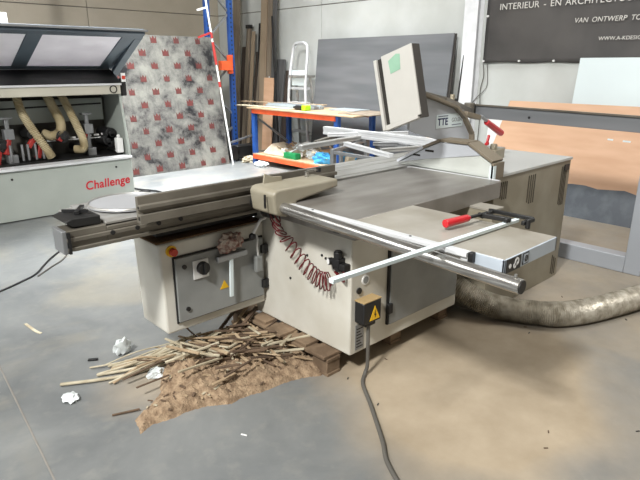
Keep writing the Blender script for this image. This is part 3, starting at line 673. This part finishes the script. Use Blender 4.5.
lc = smooth([(.775, 2.6, .86), (.80, 2.9, .6), (1.0, 3.9, .08), (1.45, 5.0, .012), (1.25, 4.8, .008), (1.08, 4.62, .008), (.90, 4.52, .008), (.6, 4.4, .008)], 8)
lc = smooth([(1.62, 5.25, .008), (1.45, 5.05, .008), (1.33, 4.88, .008), (1.22, 4.72, .008), (1.08, 4.62, .008), (.90, 4.52, .008), (.6, 4.4, .008)], 8)
tag(build('floor_cable', MB().tube(lc, .008, 8), M_black), 'thin dark cable curving over the floor left of the saw beam', 'cable')
lc2 = smooth([(1.66, 5.18, .008), (1.52, 4.95, .008), (1.36, 4.8, .008), (1.22, 4.66, .008)], 8)
tag(build('floor_cable', MB().tube(lc2, .006, 8), M_cable), 'grey lead beside the dark cable at the left floor', 'cable')
bc = smooth([(3.0, 7.35, .12), (3.30, 7.2, .02), (3.40, 7.02, .015), (3.45, 6.9, .015), (3.44, 6.72, .015), (3.3, 6.64, .015), (3.18, 6.7, .015)], 8)
tag(build('floor_cable', MB().tube(bc, .013, 8).box(3.16, 3.26, 6.72, 6.84, 0, .07), M_black), 'looped black cable with a plug at the corner of the edge bander', 'cable')

# ------------------------------------------------------------------ edge bander (left background)
E_ = thing('edge_bander', 'long grey edge banding machine with open hood and red lettering', 'edge bander', (1.6, 6.9, 0))
XL, XR = -.6, 2.985
bp_ = build('front_panel', MB().box(XL, XR, 6.58, 6.62, .01, .555), M_bander, E_, .006, label='plain grey front panel')
text('bander_lettering', 'Challenge', .142, (2.385, 6.578, .24), (1, 0, .03), (0, 0, 1), M_btext, bp_, .002, bold=.0022, shear=.08, sx=.93)
for q in (1.62, 2.78): build('panel_screw', MB().cyl((q, 6.58, .47), (q, 6.572, .47), .012, 12), M_black, bp_)
build('panel_ledge', MB().prism([(XL, 6.55, .558), (XL, 6.55, .585), (XL, 6.64, .60), (XL, 6.64, .56)], (XR - XL, 0, 0)), M_aluwh, E_, .003, label='pale ledge')
build('machine_body', MB().box(XL, XR - .03, 6.64, 7.5, .02, .56), M_bander, E_)
build('inner_back_wall', MB().box(XL, XR, 7.22, 7.26, .56, 1.5), M_inner, E_)
build('inner_light_panel', MB().box(XL, 2.9, 7.08, 7.11, 1.0, 1.26), M_bander, E_)
build('inner_floor', MB().box(XL, XR - .02, 6.75, 7.22, .56, .60), M_blackm, E_)
build('end_wall', MB().prism([(XR - .025, 6.58, .56), (XR - .025, 7.4, .56), (XR - .025, 7.4, 1.5), (XR - .025, 6.80, 1.5), (XR - .06, 6.62, 1.32)], (.03, 0, 0)), M_bander, E_, .003)
build('front_crossbar', MB().box(XL, 2.93, 6.56, 6.62, 1.325, 1.44), M_crossb, E_, .004, label='beige crossbar')
build('crossbar_lip', MB().box(XL, 2.94, 6.545, 6.56, 1.425, 1.447), M_aluwh, E_)
cring = MB().tube([(2.84 + .04 * math.cos(a * math.pi / 12), 6.553, 1.38 + .04 * math.sin(a * math.pi / 12)) for a in range(25)], .006, 6)
build('ring_mark', cring, M_slot, E_)
build('top_deck', MB().prism([(XL, 6.56, 1.442), (XL, 6.86, 1.60), (XL, 7.3, 1.62), (XL, 7.3, 1.5), (XL, 6.60, 1.43)], (3.56, 0, 0)), M_blackm, E_, label='dark sloping deck')
# hood
P0 = V((0, 6.90, 1.615)); P1 = V((0, 6.06, 2.0)); Dh = P1 - P0; Nh = V((1, 0, 0)).cross(Dh).normalized()
def hp(x_, t_, w_=0): return V((x_, 0, 0)) + P0 + Dh * t_ + Nh * w_
def hslab(mb, xa, xb, ta, tb_, w0, w1):
    a = [hp(xa, ta, w0), hp(xb, ta, w0), hp(xb, tb_, w0), hp(xa, tb_, w0)]
    mb.prism(a, Nh * (w1 - w0)); return mb
hm = MB()
hslab(hm, XL, 3.05, 0, .07, -.015, .015); hslab(hm, XL, 3.05, .90, 1.0, -.03, .03)
for a, b_ in ((XL, XL + .1), (.55, .70), (1.86, 2.01), (2.83, 3.05)): hslab(hm, a, b_, .07, .90, -.015, .015)
hd = build('hood', hm, M_hood, E_, .004, label='raised blue grey hood')
build('hood_top_trim', MB().bar(hp(XL, 1.02), hp(3.07, 1.02), .05, .02), M_galv, hd)
for a, b_ in ((XL + .1, .55), (.70, 1.86), (2.01, 2.83)):
    build('hood_window', hslab(MB(), a, b_, .07, .90, -.003, .003), M_glass, hd, label='dirty glass window')
build('hood_side_arm', MB().bar((3.03, 6.15, 1.97), (3.0, 6.95, 1.50), .04, .09, up=(1, 0, 0)), M_hood, hd, .004)
build('hood_latch', MB().box(2.96, 3.02, 6.60, 6.66, 1.30, 1.50), M_black, E_, .006)
build('warning_tag', MB().box(2.965, 3.015, 6.585, 6.6, 1.46, 1.56), M_white, E_, .002)
build('warning_tag_mark', MB().box(2.97, 3.01, 6.58, 6.585, 1.49, 1.53), M_mred, E_)
def ribbed(pts, r): 
    p = smooth(pts, 24); return MB().tube(p, r, 14, rf=lambda i: r + (.004 if i % 2 else -.004))
for pts, r in (([(1.86, 6.85, 1.36), (1.90, 6.86, 1.15), (1.98, 6.84, .95), (2.09, 6.8, .72), (2.13, 6.8, .63)], .045),
               ([(2.20, 6.95, 1.36), (2.26, 6.93, 1.18), (2.31, 6.9, 1.02), (2.29, 6.9, .90), (2.20, 6.92, .86), (2.14, 7.0, .88)], .052),
               ([(2.34, 6.9, 1.36), (2.40, 6.88, 1.2), (2.46, 6.84, 1.0), (2.51, 6.8, .80), (2.49, 6.78, .70), (2.42, 6.85, .69)], .045)):
    build('extraction_hose', ribbed(pts, r), M_duct, E_)
for x_ in (1.74, 2.62):
    build('adjusting_column', MB().box(x_ - .02, x_ + .02, 6.9, 6.94, .6, 1.08).box(x_ - .05, x_ + .05, 6.86, 6.96, .86, .97).box(x_ - .06, x_ + .06, 6.88, 6.96, 1.08, 1.10).box(x_ - .05, x_ + .05, 6.84, 6.98, .60, .69), M_galv, E_, .003)
for x_, z_, r_ in ((2.90, .84, .07), (3.0 - .02, .82, .05), (2.83, .76, .06), (2.95, .72, .06), (1.65, .80, .07), (2.3, .85, .075), (1.98, .90, .06), (2.12, .75, .05), (2.50, .70, .05)):
    x_ = min(x_, 2.88)
    build('motor_unit', MB().cyl((x_, 6.85, z_), (x_, 7.15, z_), r_, 20).cyl((x_, 6.82, z_), (x_, 6.85, z_), r_ * .5, 14), M_black, E_, .004)
for x_, z_, w_, h_ in ((1.70, .78, .05, .16), (1.96, .82, .10, .12), (2.02, .70, .05, .14), (2.54, .78, .06, .16), (1.60, .70, .06, .2), (2.28, .84, .06, .08)):
    build('red_bracket', MB().bar((x_ - w_ / 2, 6.86, z_ - h_ / 2), (x_ + w_ / 2, 6.88, z_ + h_ / 2), .05, .05), M_mredd, E_, .006)
for x_ in (1.72, 1.84, 1.90, 1.98, 2.06): build('air_cylinder', MB().cyl((x_, 6.84, .62), (x_, 6.84, .80), .014, 12), M_galv, E_)
wl_ = MB().box(2.0, 2.9, 6.955, 6.965, .79, .80)
for k in range(9): wl_.box(2.04 + k * .095, 2.10 + k * .095, 6.95, 6.97, .79 + .004 * k, .81 + .004 * k)
build('feed_chain', wl_, M_white, E_)
build('inner_bar', MB().cyl((XL, 7.0, 1.14), (2.85, 7.0, 1.20), .010, 8), M_black, E_)
build('oil_bottle', MB().box(2.86, 2.94, 6.66, 6.74, .62, .80).cyl((2.9, 6.7, .8), (2.9, 6.7, .84), .02), M_white, E_, .01)

# ------------------------------------------------------------------ printed sheet
sheet = thing('printed_foil_board', 'large board in grey foil printed with rust red crowns, leaning at the rack', 'board', (4.4, 8.15, 0))
a0, a1 = V((0, 8.13, .0)), V((0, 8.60, 2.10)); ds = (a1 - a0); ns = V((1, 0, 0)).cross(ds).normalized()
if ns.y > 0: ns = -ns
def sp_(x_, t_, w_=0): return V((x_, 0, 0)) + a0 + ds * t_ + ns * w_
pb = build('board', MB().prism([sp_(2.75, 0), sp_(5.47, 0), sp_(5.54, 1), sp_(2.75, 1)], ns * -.03), M_print, sheet)
cw = MB(); rr_ = random.Random(3)
for j in range(11):
    for i in range(9):
        u = 2.95 + i * .40 + (.2 if j % 2 else 0) + (j * .03); t_ = .04 + j * .093
        if u > 5.38: continue
        w2 = .055 * rr_.uniform(.8, 1.05); h2 = .026
        cw.prism([sp_(u - w2, t_ - h2, .0015), sp_(u + w2, t_ - h2, .0015), sp_(u + w2, t_ + h2 * .9, .0015), sp_(u + w2 * .5, t_ + h2 * .2, .0015), sp_(u, t_ + h2, .0015), sp_(u - w2 * .5, t_ + h2 * .2, .0015), sp_(u - w2, t_ + h2 * .9, .0015)], ns * .0008)
add_pattern(pb, cw, M_crown)

# ------------------------------------------------------------------ pallet rack
RK = thing('pallet_rack', 'tall blue pallet racking frame behind the printed board', 'rack', (5.8, 8.8, 0))
for x_, yy in ((5.56, 8.75), (6.03, 8.75)):
    u = build('upright', MB().box(x_ - .045, x_ + .045, yy - .035, yy + .035, 0, 5.2), M_blue, RK, .004)
    hm_ = MB()
    for k in range(50): hm_.box(x_ - .012, x_ + .012, yy - .038, yy - .034, .1 + k * .075, .13 + k * .075)
    add_pattern(u, hm_, M_slot)
for (p, q) in (((5.6, 8.77, 2.95), (6.0, 8.77, 2.55)), ((6.0, 8.77, 2.5), (5.6, 8.77, 2.12)), ((5.6, 8.77, 2.1), (6.0, 8.77, 1.7)), ((6.0, 8.77, 1.65), (5.6, 8.77, 1.25)), ((5.6, 8.77, 1.2), (6.0, 8.77, .8)), ((5.6, 8.77, .25), (6.0, 8.77, .55))):
    build('diagonal_brace', MB().bar(p, q, .04, .03), M_galv, RK)
build('beam_connector', MB().box(5.72, 5.95, 8.60, 8.71, 1.56, 1.72).box(5.90, 6.0, 8.66, 8.71, 1.5, 1.82), M_org, RK, .004, label='orange beam connector')
rp = thing('red_white_pole', 'thin white pole with red sleeves leaning against the racking', 'pole', (5.62, 8.3, 0))
PA, PB = V((5.45, 8.0, .0)), V((5.25, 8.33, 2.95))
build('pole', MB().cyl(PA, PB, .015, 12), M_white, rp)
for t_, l_ in ((.44, .03), (.56, .12), (.70, .03)):
    build('red_sleeve', MB().cyl(PA.lerp(PB, t_), PA.lerp(PB, t_ + l_), .023, 12), M_mredd, rp)
build('rung', MB().bar(PA.lerp(PB, .73), PA.lerp(PB, .73) + V((-.22, .05, -.08)), .03, .03), M_mredd, rp, label='red rung')
build('rung', MB().bar(PA.lerp(PB, .86), PA.lerp(PB, .86) + V((-.16, .05, -.05)), .03, .03), M_white, rp)

# blue upright at the very left
tag(build('blue_post', MB().box(2.10, 2.19, 8.3, 8.38, 0, 3.6), M_blue, None, .004), 'blue steel post at the top left corner behind the machine hood', 'post')
bx = thing('white_blue_box', 'small white and blue box on top of the machine hood, top left', 'box', (1.55, 7.0, 1.6))
build('carton', MB().box(1.62, 1.95, 7.02, 7.16, 1.635, 2.19), M_white, bx, .006)
build('blue_stripe', MB().box(1.64, 1.86, 7.013, 7.02, 2.10, 2.14), M_blue, bx)

# ------------------------------------------------------------------ timber against back wall
def board(y, w, top, m, label, x0=6.82, x1=7.05, t=.03, dy=0, name='timber_board'):
    mb = MB().bar((x0, y, 0.012), (x1 - .02, y + dy, top), t, w, up=(0, 1, 0))
    return tag(build(name, mb, m, None, .003), label, 'timber board')
board(9.84, .22, 3.3, M_woodg, 'tall weathered board leaning right beside the blue racking upright', dy=.05)
board(9.71, .14, 2.0, M_woodd, 'short dark brown board between the racking and the capped boards')
board(9.54, .12, 2.38, M_woodg, 'grey-brown board with a dark capped top, second light one right of the racking', x0=6.78)
board(9.39, .09, 2.28, M_wood, 'slim tan board right beside the capped one', x0=6.78)
board(9.26, .12, 1.9, M_woodd, 'short almost black board in the middle of the timber row')
board(9.15, .07, 2.10, M_woodg, 'narrow grey batten leaning under the black stick', x0=6.76)
board(9.19, .03, 2.42, M_blackm, 'thin black stick standing up among the timber')
board(8.97, .19, 3.3, M_wood, 'widest tall tan board running out of the top of the picture', x0=6.8)
board(8.79, .12, 3.3, M_woodg, 'tall brownish board right of the widest tan board', x0=6.82)
board(8.77, .028, 2.33, M_wpan, 'thin white batten in front of the tall brownish board', x0=6.72)
board(8.66, .10, 3.3, M_woodk, 'tall slate grey board, last tall one toward the ladder')
board(8.55, .24, 1.75, M_woodk, 'lower slate grey board beside the ladder')
board(8.34, .14, 1.55, M_woodd, 'short dark board nearest the ladder')
board(8.62, .28, 1.42, M_mdf, 'short wide orange-tan chipboard piece standing in front of the timber', x0=6.66, x1=6.80)
board(8.14, .03, 2.5, M_blackm, 'thin dark rod leaning sideways from the timber toward the ladder', dy=.4, x0=6.58, x1=6.84)
board(10.07, .10, 1.9, M_woodd, 'dark board standing behind the blue racking upright')
for yy in (9.54,): tag(build('board_cap', MB().box(6.99, 7.07, yy - .065, yy + .065, 2.34, 2.41), M_blackm, None, .004), 'dark cap on the top of the capped board', 'cap')

# ------------------------------------------------------------------ work bench
B = thing('rack_bench', 'blue and orange pallet rack bench with plywood top', 'bench', (6.2, 6.87, 0))
for x_ in (5.85, 6.62):
    for y_ in (5.86, 7.88):
        build('post', MB().box(x_ - .035, x_ + .035, y_ - .04, y_ + .04, 0, .94), M_blue, B, .004)
for x_ in (5.81, 6.66):
    build('top_beam', MB().box(x_ - .02, x_ + .025, 5.86, 7.88, .865, .94), M_org, B, .004, label='orange beam')
    build('lower_beam', MB().box(x_ - .02, x_ + .025, 5.86, 7.88, .09, .165), M_org, B, .004, label='orange beam')
for y_ in (5.86, 7.88): build('side_brace', MB().bar((5.85, y_, .82), (6.62, y_, .3), .03, .03).bar((5.85, y_, .2), (6.62, y_, .2), .03, .03), M_galv, B)
build('bench_top', MB().box(5.76, 6.75, 5.45, 7.98, .942, .962), M_bench, B, .002, label='plywood top')
build('shelf_board', MB().box(5.80, 6.68, 5.84, 7.9, .166, .182), M_bench, B, .002)
tag(build('thin_board', MB().box(5.87, 6.05, 7.0, 8.45, .964, .976), M_offg, None, .001), 'thin pale board on the bench jutting out furthest left, lower one', 'board')
tag(build('thin_board', MB().bar((6.25, 8.75, 1.01), (6.6, 6.9, 1.01), .12, .012), M_off, None, .001), 'thin pale board across the bench jutting out left, upper one', 'board')
for k, (xx, ly, hh, lab) in enumerate(((6.12, 7.85, .03, 'white window profile, nearest in the bundle on the bench'), (6.22, 7.80, .036, 'white window profile, middle of the bundle on the bench'), (6.33, 7.75, .03, 'white window profile, farthest in the bundle on the bench'))):
    tag(build('window_profile', MB().box(xx - .045, xx + .045, 6.7, ly, .963, .975 + hh).box(xx - .02, xx + .02, 6.72, ly - .02, .975 + hh, .995 + hh), (M_wprof, M_galv, M_wprof)[k], None, .003), lab, 'window profile')
tag(build('white_panel_offcut', MB().box(6.3, 6.65, 5.95, 6.5, .963, .985), M_wprof, None, .002), 'flat pale offcut lying on the bench behind the drill', 'offcut')
tag(build('dark_panel_offcut', MB().box(5.95, 6.6, 5.30, 5.95, .963, .975), M_woodg, None, .002), 'brown grey sheet overhanging the right end of the bench', 'board')
dr = thing('cordless_drill', 'black cordless tool with lime green battery lying on the bench', 'power tool', (5.98, 6.75, .963))
build('body', MB().cyl((5.98, 6.93, 1.0), (5.98, 6.76, 1.0), .038, 16).box(5.94, 6.02, 6.74, 6.8, .964, 1.03), M_black, dr, .006)
build('chuck', MB().cyl((5.98, 6.98, 1.0), (5.98, 6.93, 1.0), .02, 14), M_blackm, dr)
build('battery', MB().box(5.92, 6.04, 6.64, 6.74, .964, 1.045), M_lime, dr, .012, label='lime green battery')
build('grip', MB().bar((5.99, 6.80, .985), (6.12, 6.72, .985), .04, .035), M_black, dr, .006)
# shelf clutter
cb_ = MB(); cb_.add([(5.85, 7.72, .184), (6.35, 7.78, .184), (6.40, 7.0, .184), (5.95, 6.95, .184), (6.0, 7.62, .36), (6.30, 7.64, .37), (6.33, 7.35, .26), (6.02, 7.3, .24)],
                    [(0, 1, 2, 3), (4, 7, 6, 5), (0, 4, 5, 1), (1, 5, 6, 2), (2, 6, 7, 3), (3, 7, 4, 0)])
tag(build('canvas_bundle', cb_, M_canvas, None, .03), 'folded cream canvas bundle on the lower bench shelf', 'canvas')
tag(build('green_carton', MB().box(5.84, 5.95, 6.80, 7.10, .183, .275).box(5.836, 5.84, 6.88, 7.02, .21, .25), M_green, None, .004), 'small green carton on the lower bench shelf', 'carton')
tag(build('carton_label', MB().box(5.833, 5.836, 6.88, 7.02, .21, .25), M_white), 'white label on the green carton', 'label') if False else None
hb = MB(); bb = bmesh.new(); bmesh.ops.create_uvsphere(bb, u_segments=20, v_segments=12, radius=1)
hv = [V((v.co.x * .15, v.co.y * .2, max(v.co.z, -.25) * .15)) + V((6.52, 7.25, .222)) for v in bb.verts]
hb.add(hv, [tuple(v.index for v in q.verts) for q in bb.faces]); bb.free(); hb.cyl((6.52, 7.25, .184), (6.52, 7.25, .2), .13, 24)
tag(build('white_tub', hb, M_white), 'white domed plastic tub on the lower bench shelf near the ladder', 'tub')
crumple('blue_bag', (5.98, 6.30, .184), .12, .2, .1, M_cyan, 'light blue plastic bag on the lower bench shelf, nearest the saw', 'bag', 3)
crumple('blue_bag', (6.35, 6.15, .184), .1, .22, .09, M_cyan, 'second blue plastic bag deeper on the bench shelf', 'bag', 8)
crumple('white_bag', (6.18, 6.72, .184), .12, .14, .07, M_paper, 'white plastic bag between the green carton and blue bag', 'bag', 12)
tag(build('cardboard_box', MB().box(6.2, 6.5, 6.35, 6.6, .183, .33), M_kraft, None, .006), 'brown cardboard box behind the blue bags on the shelf', 'box')
tag(build('paint_tin', MB().cyl((6.05, 7.32, .183), (6.05, 7.32, .30), .06, 18), M_white, None, .004), 'small white tin beside the green carton', 'tin')
tag(build('cream_bag', MB().box(6.15, 6.35, 5.92, 6.0, .183, .30), M_canvas, None, .02), 'cream bag at the right end of the lower bench shelf', 'bag')
rs = random.Random(21)
for k in range(30):
    x_, y_ = rs.uniform(5.9, 6.6), rs.uniform(5.9, 7.6); a = rs.uniform(-1, 1) + 1.2; l = rs.uniform(.15, .4)
    z_ = .2 + rs.uniform(0, .13)
    strip([(x_, y_, z_), (min(6.62, x_ + l * math.cos(a)), min(7.85, y_ + l * math.sin(a)), z_ + rs.uniform(0, .08))], rs.uniform(.02, .06), .015, rs.choice([M_off, M_kraft, M_offg, M_white, M_woodg, M_woodd, M_paper]), 'wood scraps on the lower bench shelf', 'wood scrap lying among others on the lower bench shelf', 'wood scrap', 'wood_scrap')
crumple('wood_shavings', (5.86, 8.07, 0), .14, .11, .06, M_offg, 'heap of pale shavings on the floor at the left bench foot', 'shavings', 5, 4)['kind'] = 'stuff'
crumple('packing_scrap', (5.72, 7.55, 0), .08, .14, .05, M_paper, 'crumpled white packing below the left end of the lower orange beam', 'packing', 6, 4)
bl = thing('shop_blower', 'black round motor with wheel on the floor behind the printed board', 'blower', (5.85, 8.35, 0))
build('wheel', MB().cyl((5.62, 8.22, .16), (5.62, 8.30, .16), .14, 28), M_black, bl, .01)
build('hub', MB().cyl((5.62, 8.215, .16), (5.62, 8.22, .16), .04, 16), M_blackm, bl)
build('motor', MB().box(5.70, 6.15, 8.22, 8.42, .05, .28).box(5.68, 5.76, 8.24, 8.28, 0, .06).box(6.06, 6.12, 8.24, 8.28, 0, .06), M_black, bl, .03)
tag(build('steel_bar', MB().bar((5.45, 8.1, .36), (6.15, 8.3, .44), .03, .03), M_galv), 'grey steel bar lying above the black motor', 'bar')

# ------------------------------------------------------------------ step ladder
LD = thing('step_ladder', 'aluminium step ladder standing behind the bench', 'ladder', (6.75, 7.45, 0))
yl, yr = 7.98, 7.53
stl = smooth([(6.74, yl + .05, 0), (6.72, yl, 1.2), (6.80, yl - .03, 1.85), (6.81, yl - .09, 2.0), (6.812, (yl + yr) / 2, 2.02), (6.81, yr + .09, 2.0), (6.80, yr + .03, 1.85), (6.72, yr, 1.2), (6.74, yr - .05, 0)], 6)
build('front_frame', MB().tube(stl, .027, 10), M_aluwh, LD)
build('rear_frame', MB().bar((7.05, yl + .05, 0), (6.86, yl - .04, 1.45), .04, .03).bar((7.05, yr - .05, 0), (6.86, yr + .04, 1.45), .04, .03).bar((7.0, yl, .4), (7.0, yr, .4), .03, .03).bar((6.93, yl, .95), (6.93, yr, .95), .03, .03), M_alu, LD, .002)
for k in range(5):
    z_ = .25 + k * .25; f_ = z_ / 1.4
    build('step', MB().box(6.72 + .03 * f_, 6.80 + .03 * f_, yr - .04 * (1 - f_), yl + .04 * (1 - f_), z_ - .02, z_ + .02), M_aluwh, LD, .003)
build('platform', MB().box(6.70, 6.95, yr, yl, 1.44, 1.48), M_alu, LD, .003)
build('tray_panel', MB().box(6.745, 6.76, yr + .05, yl - .05, 1.30, 1.56), M_wpan, LD, .004, label='pale blue panel')

# ------------------------------------------------------------------ sheets on back wall
def lean(name, y0, y1, z0, zt, xb, xt, t, m, label, cat='panel', skew=0, m2=None):
    mb = MB().prism([(xb, y0, z0), (xb, y1, z0), (xt, y1 + skew, zt), (xt, y0, zt)], (t, 0, 0))
    o = build(name, mb, m, None, .001)
    return tag(o, label, cat)
GP = thing('grey_panel', 'large grey laminate sheet leaning on the wall behind the bench', 'panel', (6.8, 6.2, 0))
build('sheet', MB().prism([(6.78, 4.73, 0), (6.78, 7.49, 0), (7.0, 7.50, 2.075), (7.0, 4.72, 2.075)], (.02, 0, 0)), M_pgrey, GP)
build('dark_back', MB().prism([(6.805, 4.66, 0), (6.805, 7.47, 0), (7.025, 7.48, 2.07), (7.025, 4.70, 2.07)], (.015, 0, 0)), M_edge, GP, label='dark core edge')
tag(build('black_rod', MB().cyl((6.97, 4.60, .9), (7.0, 4.54, 1.78), .012, 8).cyl((6.94, 4.66, 0), (6.97, 4.60, .9), .012, 8), M_black), 'thin black rod leaning left of the white column', 'rod')
tag(build('pale_block', MB().box(6.95, 7.0, 4.64, 4.72, 0, 1.25), M_offg, None, .003), 'narrow pale batten standing at the foot of the white column', 'batten')
MD = thing('beech_board', 'long beech coloured board leaning on the wall at the right', 'board', (6.5, 2, 0))
def mdp(z): return 6.27 + (6.27 + .42 - 6.27) * z / 1.2
build('beech_face', MB().prism([(mdp(.12), .2, .12), (mdp(.12), 3.78, .12), (mdp(1.22), 3.62, 1.22), (mdp(1.22), .2, 1.22)], (.02, 0, 0)), M_mdf, MD)
fp = []; fr = random.Random(9)
for k in range(26):
    y_ = 3.70 - k * .14; fp.append((y_, .35 + .018 * fr.uniform(-1, 1) - (.02 if k > 12 else 0)))
fm = MB(); vs = []; fs = []
for k, (y_, zt_) in enumerate(fp):
    vs += [(mdp(0) - .006, y_, 0.0), (mdp(zt_) - .006, y_, zt_), (mdp(0), y_, 0), (mdp(zt_), y_, zt_)]
for k in range(25):
    a = k * 4; fs += [(a, a + 4, a + 5, a + 1), (a + 1, a + 5, a + 7, a + 3), (a + 2, a + 3, a + 7, a + 6), (a, a + 2, a + 6, a + 4)]
fs += [(0, 1, 3, 2), (100, 102, 103, 101)]
fm.add(vs, fs)
build('torn_foil', fm, M_foil, MD, label='torn blue grey protective foil along the foot')
build('paper_flecks', MB().bar((mdp(.86) - .002, 2.34, .865), (mdp(.86) - .002, 2.28, .862), .003, .018).bar((mdp(.86) - .002, 2.18, .86), (mdp(.86) - .002, 2.10, .858), .003, .018), M_wpan, MD)
lean('laminate_sheet', -.2, 2.93, 1.1 - 1.1, 1.73, 6.75, 6.98, .018, M_wpan, 'white sheet behind the beech board under the banner')
lean('laminate_sheet', 3.20, 4.02, 0, 1.12, 6.80, 6.95, .018, M_white, 'low white sheet between the column and the beech board, seen past the red grip', skew=.0)
# banner
BN = thing('wall_banner', 'dark grey vinyl banner with pale lettering high on the right wall', 'banner', (7.12, 2.6, 1.66))
bm_ = MB(); nu, nv = 60, 24; vs = []
for j in range(nv + 1):
    for i in range(nu + 1):
        y_ = 4.30 - i * (4.30 - .4) / nu; z_ = 1.675 + j * 1.5 / nv
        dxx = .020 * noise.noise(V((y_ * 1.6 + z_ * .9, z_ * .8 - y_ * .4, 0))) + .010 * math.sin((y_ * 1.8 + z_ * 3) * 1.3)
        if j == 0: z_ += .012 * math.sin(i * math.pi / 10) ** 2
        vs.append((7.105 + dxx, y_, z_))
bm_.add(vs, [(j * (nu + 1) + i, j * (nu + 1) + i + 1, (j + 1) * (nu + 1) + i + 1, (j + 1) * (nu + 1) + i) for j in range(nv) for i in range(nu)])
bo = build('vinyl_sheet', bm_, M_ban, BN)
sf = bo.modifiers.new('thick', 'SOLIDIFY'); sf.thickness = .003
for i, y_ in enumerate((4.28, 3.76, 3.3, 2.85, 2.4, 1.95)): build('eyelet', MB().cyl((7.095, y_, 1.70), (7.075, y_, 1.70), .014, 12), M_white, BN)
build('eyelet', MB().cyl((7.095, 4.27, 2.27), (7.075, 4.27, 2.27), .014, 12), M_white, BN)
words('banner_lettering', 'INTERIEUR - EN ARCHITECTUUR', .108, (7.073, 4.10, 2.335), (0, -1, 0), (0, 0, 1), M_bant, bo, depth=.002, sx=1.0)
words('banner_lettering', 'VAN ONTWERP TOT', .078, (7.073, 3.10, 2.13), (0, -1, 0), (0, 0, 1), M_bant, bo, depth=.002, shear=.15, sx=.98)
text('banner_lettering', 'WWW.A-KDESIGN', .058, (7.073, 2.79, 1.925), (0, -1, 0), (0, 0, 1), M_bant, bo, .002, sx=1.0)
tag(build('wall_cable', MB().tube(smooth([(7.12, 4.30, 1.66), (7.12, 4.28, 1.5), (7.11, 4.31, 1.3), (7.12, 4.29, 1.0), (7.12, 4.29, .6)], 6), .006, 6), M_cable), 'thin grey cable hanging straight down below the banner corner', 'cable')
tag(build('wall_cable', MB().tube(smooth([(7.12, 4.24, 1.66), (7.12, 4.22, 1.5), (7.11, 4.22, 1.35), (7.11, 4.35, 1.22), (7.11, 4.42, 1.14)], 6), .005, 6), M_cable), 'thin grey cable bending left toward the white column', 'cable')

# ------------------------------------------------------------------ camera, light
cd = bpy.data.cameras.new('camera'); cam = bpy.data.objects.new('camera', cd); COL.objects.link(cam)
cam.location = (0, 0, 1.65)
cam.rotation_euler = (R(90) - math.atan(175 / 555), 0, R(46.8 - 90))
cd.sensor_width = 36; cd.lens = 36 * 555 / 640; cd.clip_start = .05
SC.camera = cam
def area(name, loc, target, sx, sy, power, col=(1, 1, 1)):
    l = bpy.data.lights.new(name, 'AREA'); l.shape = 'RECTANGLE'; l.size = sx; l.size_y = sy; l.energy = power; l.color = col
    o = bpy.data.objects.new(name, l); COL.objects.link(o); o.location = loc
    o.rotation_euler = (V(target) - V(loc)).to_track_quat('-Z', 'Y').to_euler()
    return o
area('skylight_left', (-3.4, .1, 6.0), (1.8, 1.3, .6), .8, .8, 1080, (1, .99, .96))
area('window_daylight', (-2.6, 4.8, 4.8), (1.2, 4.0, 0), 3.0, 2.4, 230, (1, 1, .98))
area('added_fill_right', (4.4, .6, 6.0), (4.6, .9, 0), 2.5, 2.5, 190, (1, .99, .97))  # unseen fill lamp added to brighten the right rear
k = area('skylight_rear', (3.5, 6.7, 6.0), (3.6, 6.9, 0), 4.2, 2.2, 590, (.97, .99, 1)); k.data.spread = R(78)
area('skylight_front', (-.6, .2, 6.0), (1.2, 1.0, 0), 1.0, 2.4, 60, (1, .97, .92))
w = bpy.data.worlds.new('world'); SC.world = w; w.use_nodes = True
bg = w.node_tree.nodes['Background']; bg.inputs[0].default_value = (.96, .98, 1.0, 1); bg.inputs[1].default_value = .3
SC.view_settings.view_transform = 'Standard'; SC.view_settings.look = 'None'; SC.view_settings.exposure = -.12; SC.view_settings.gamma = 1
SC.view_settings.use_curve_mapping = False
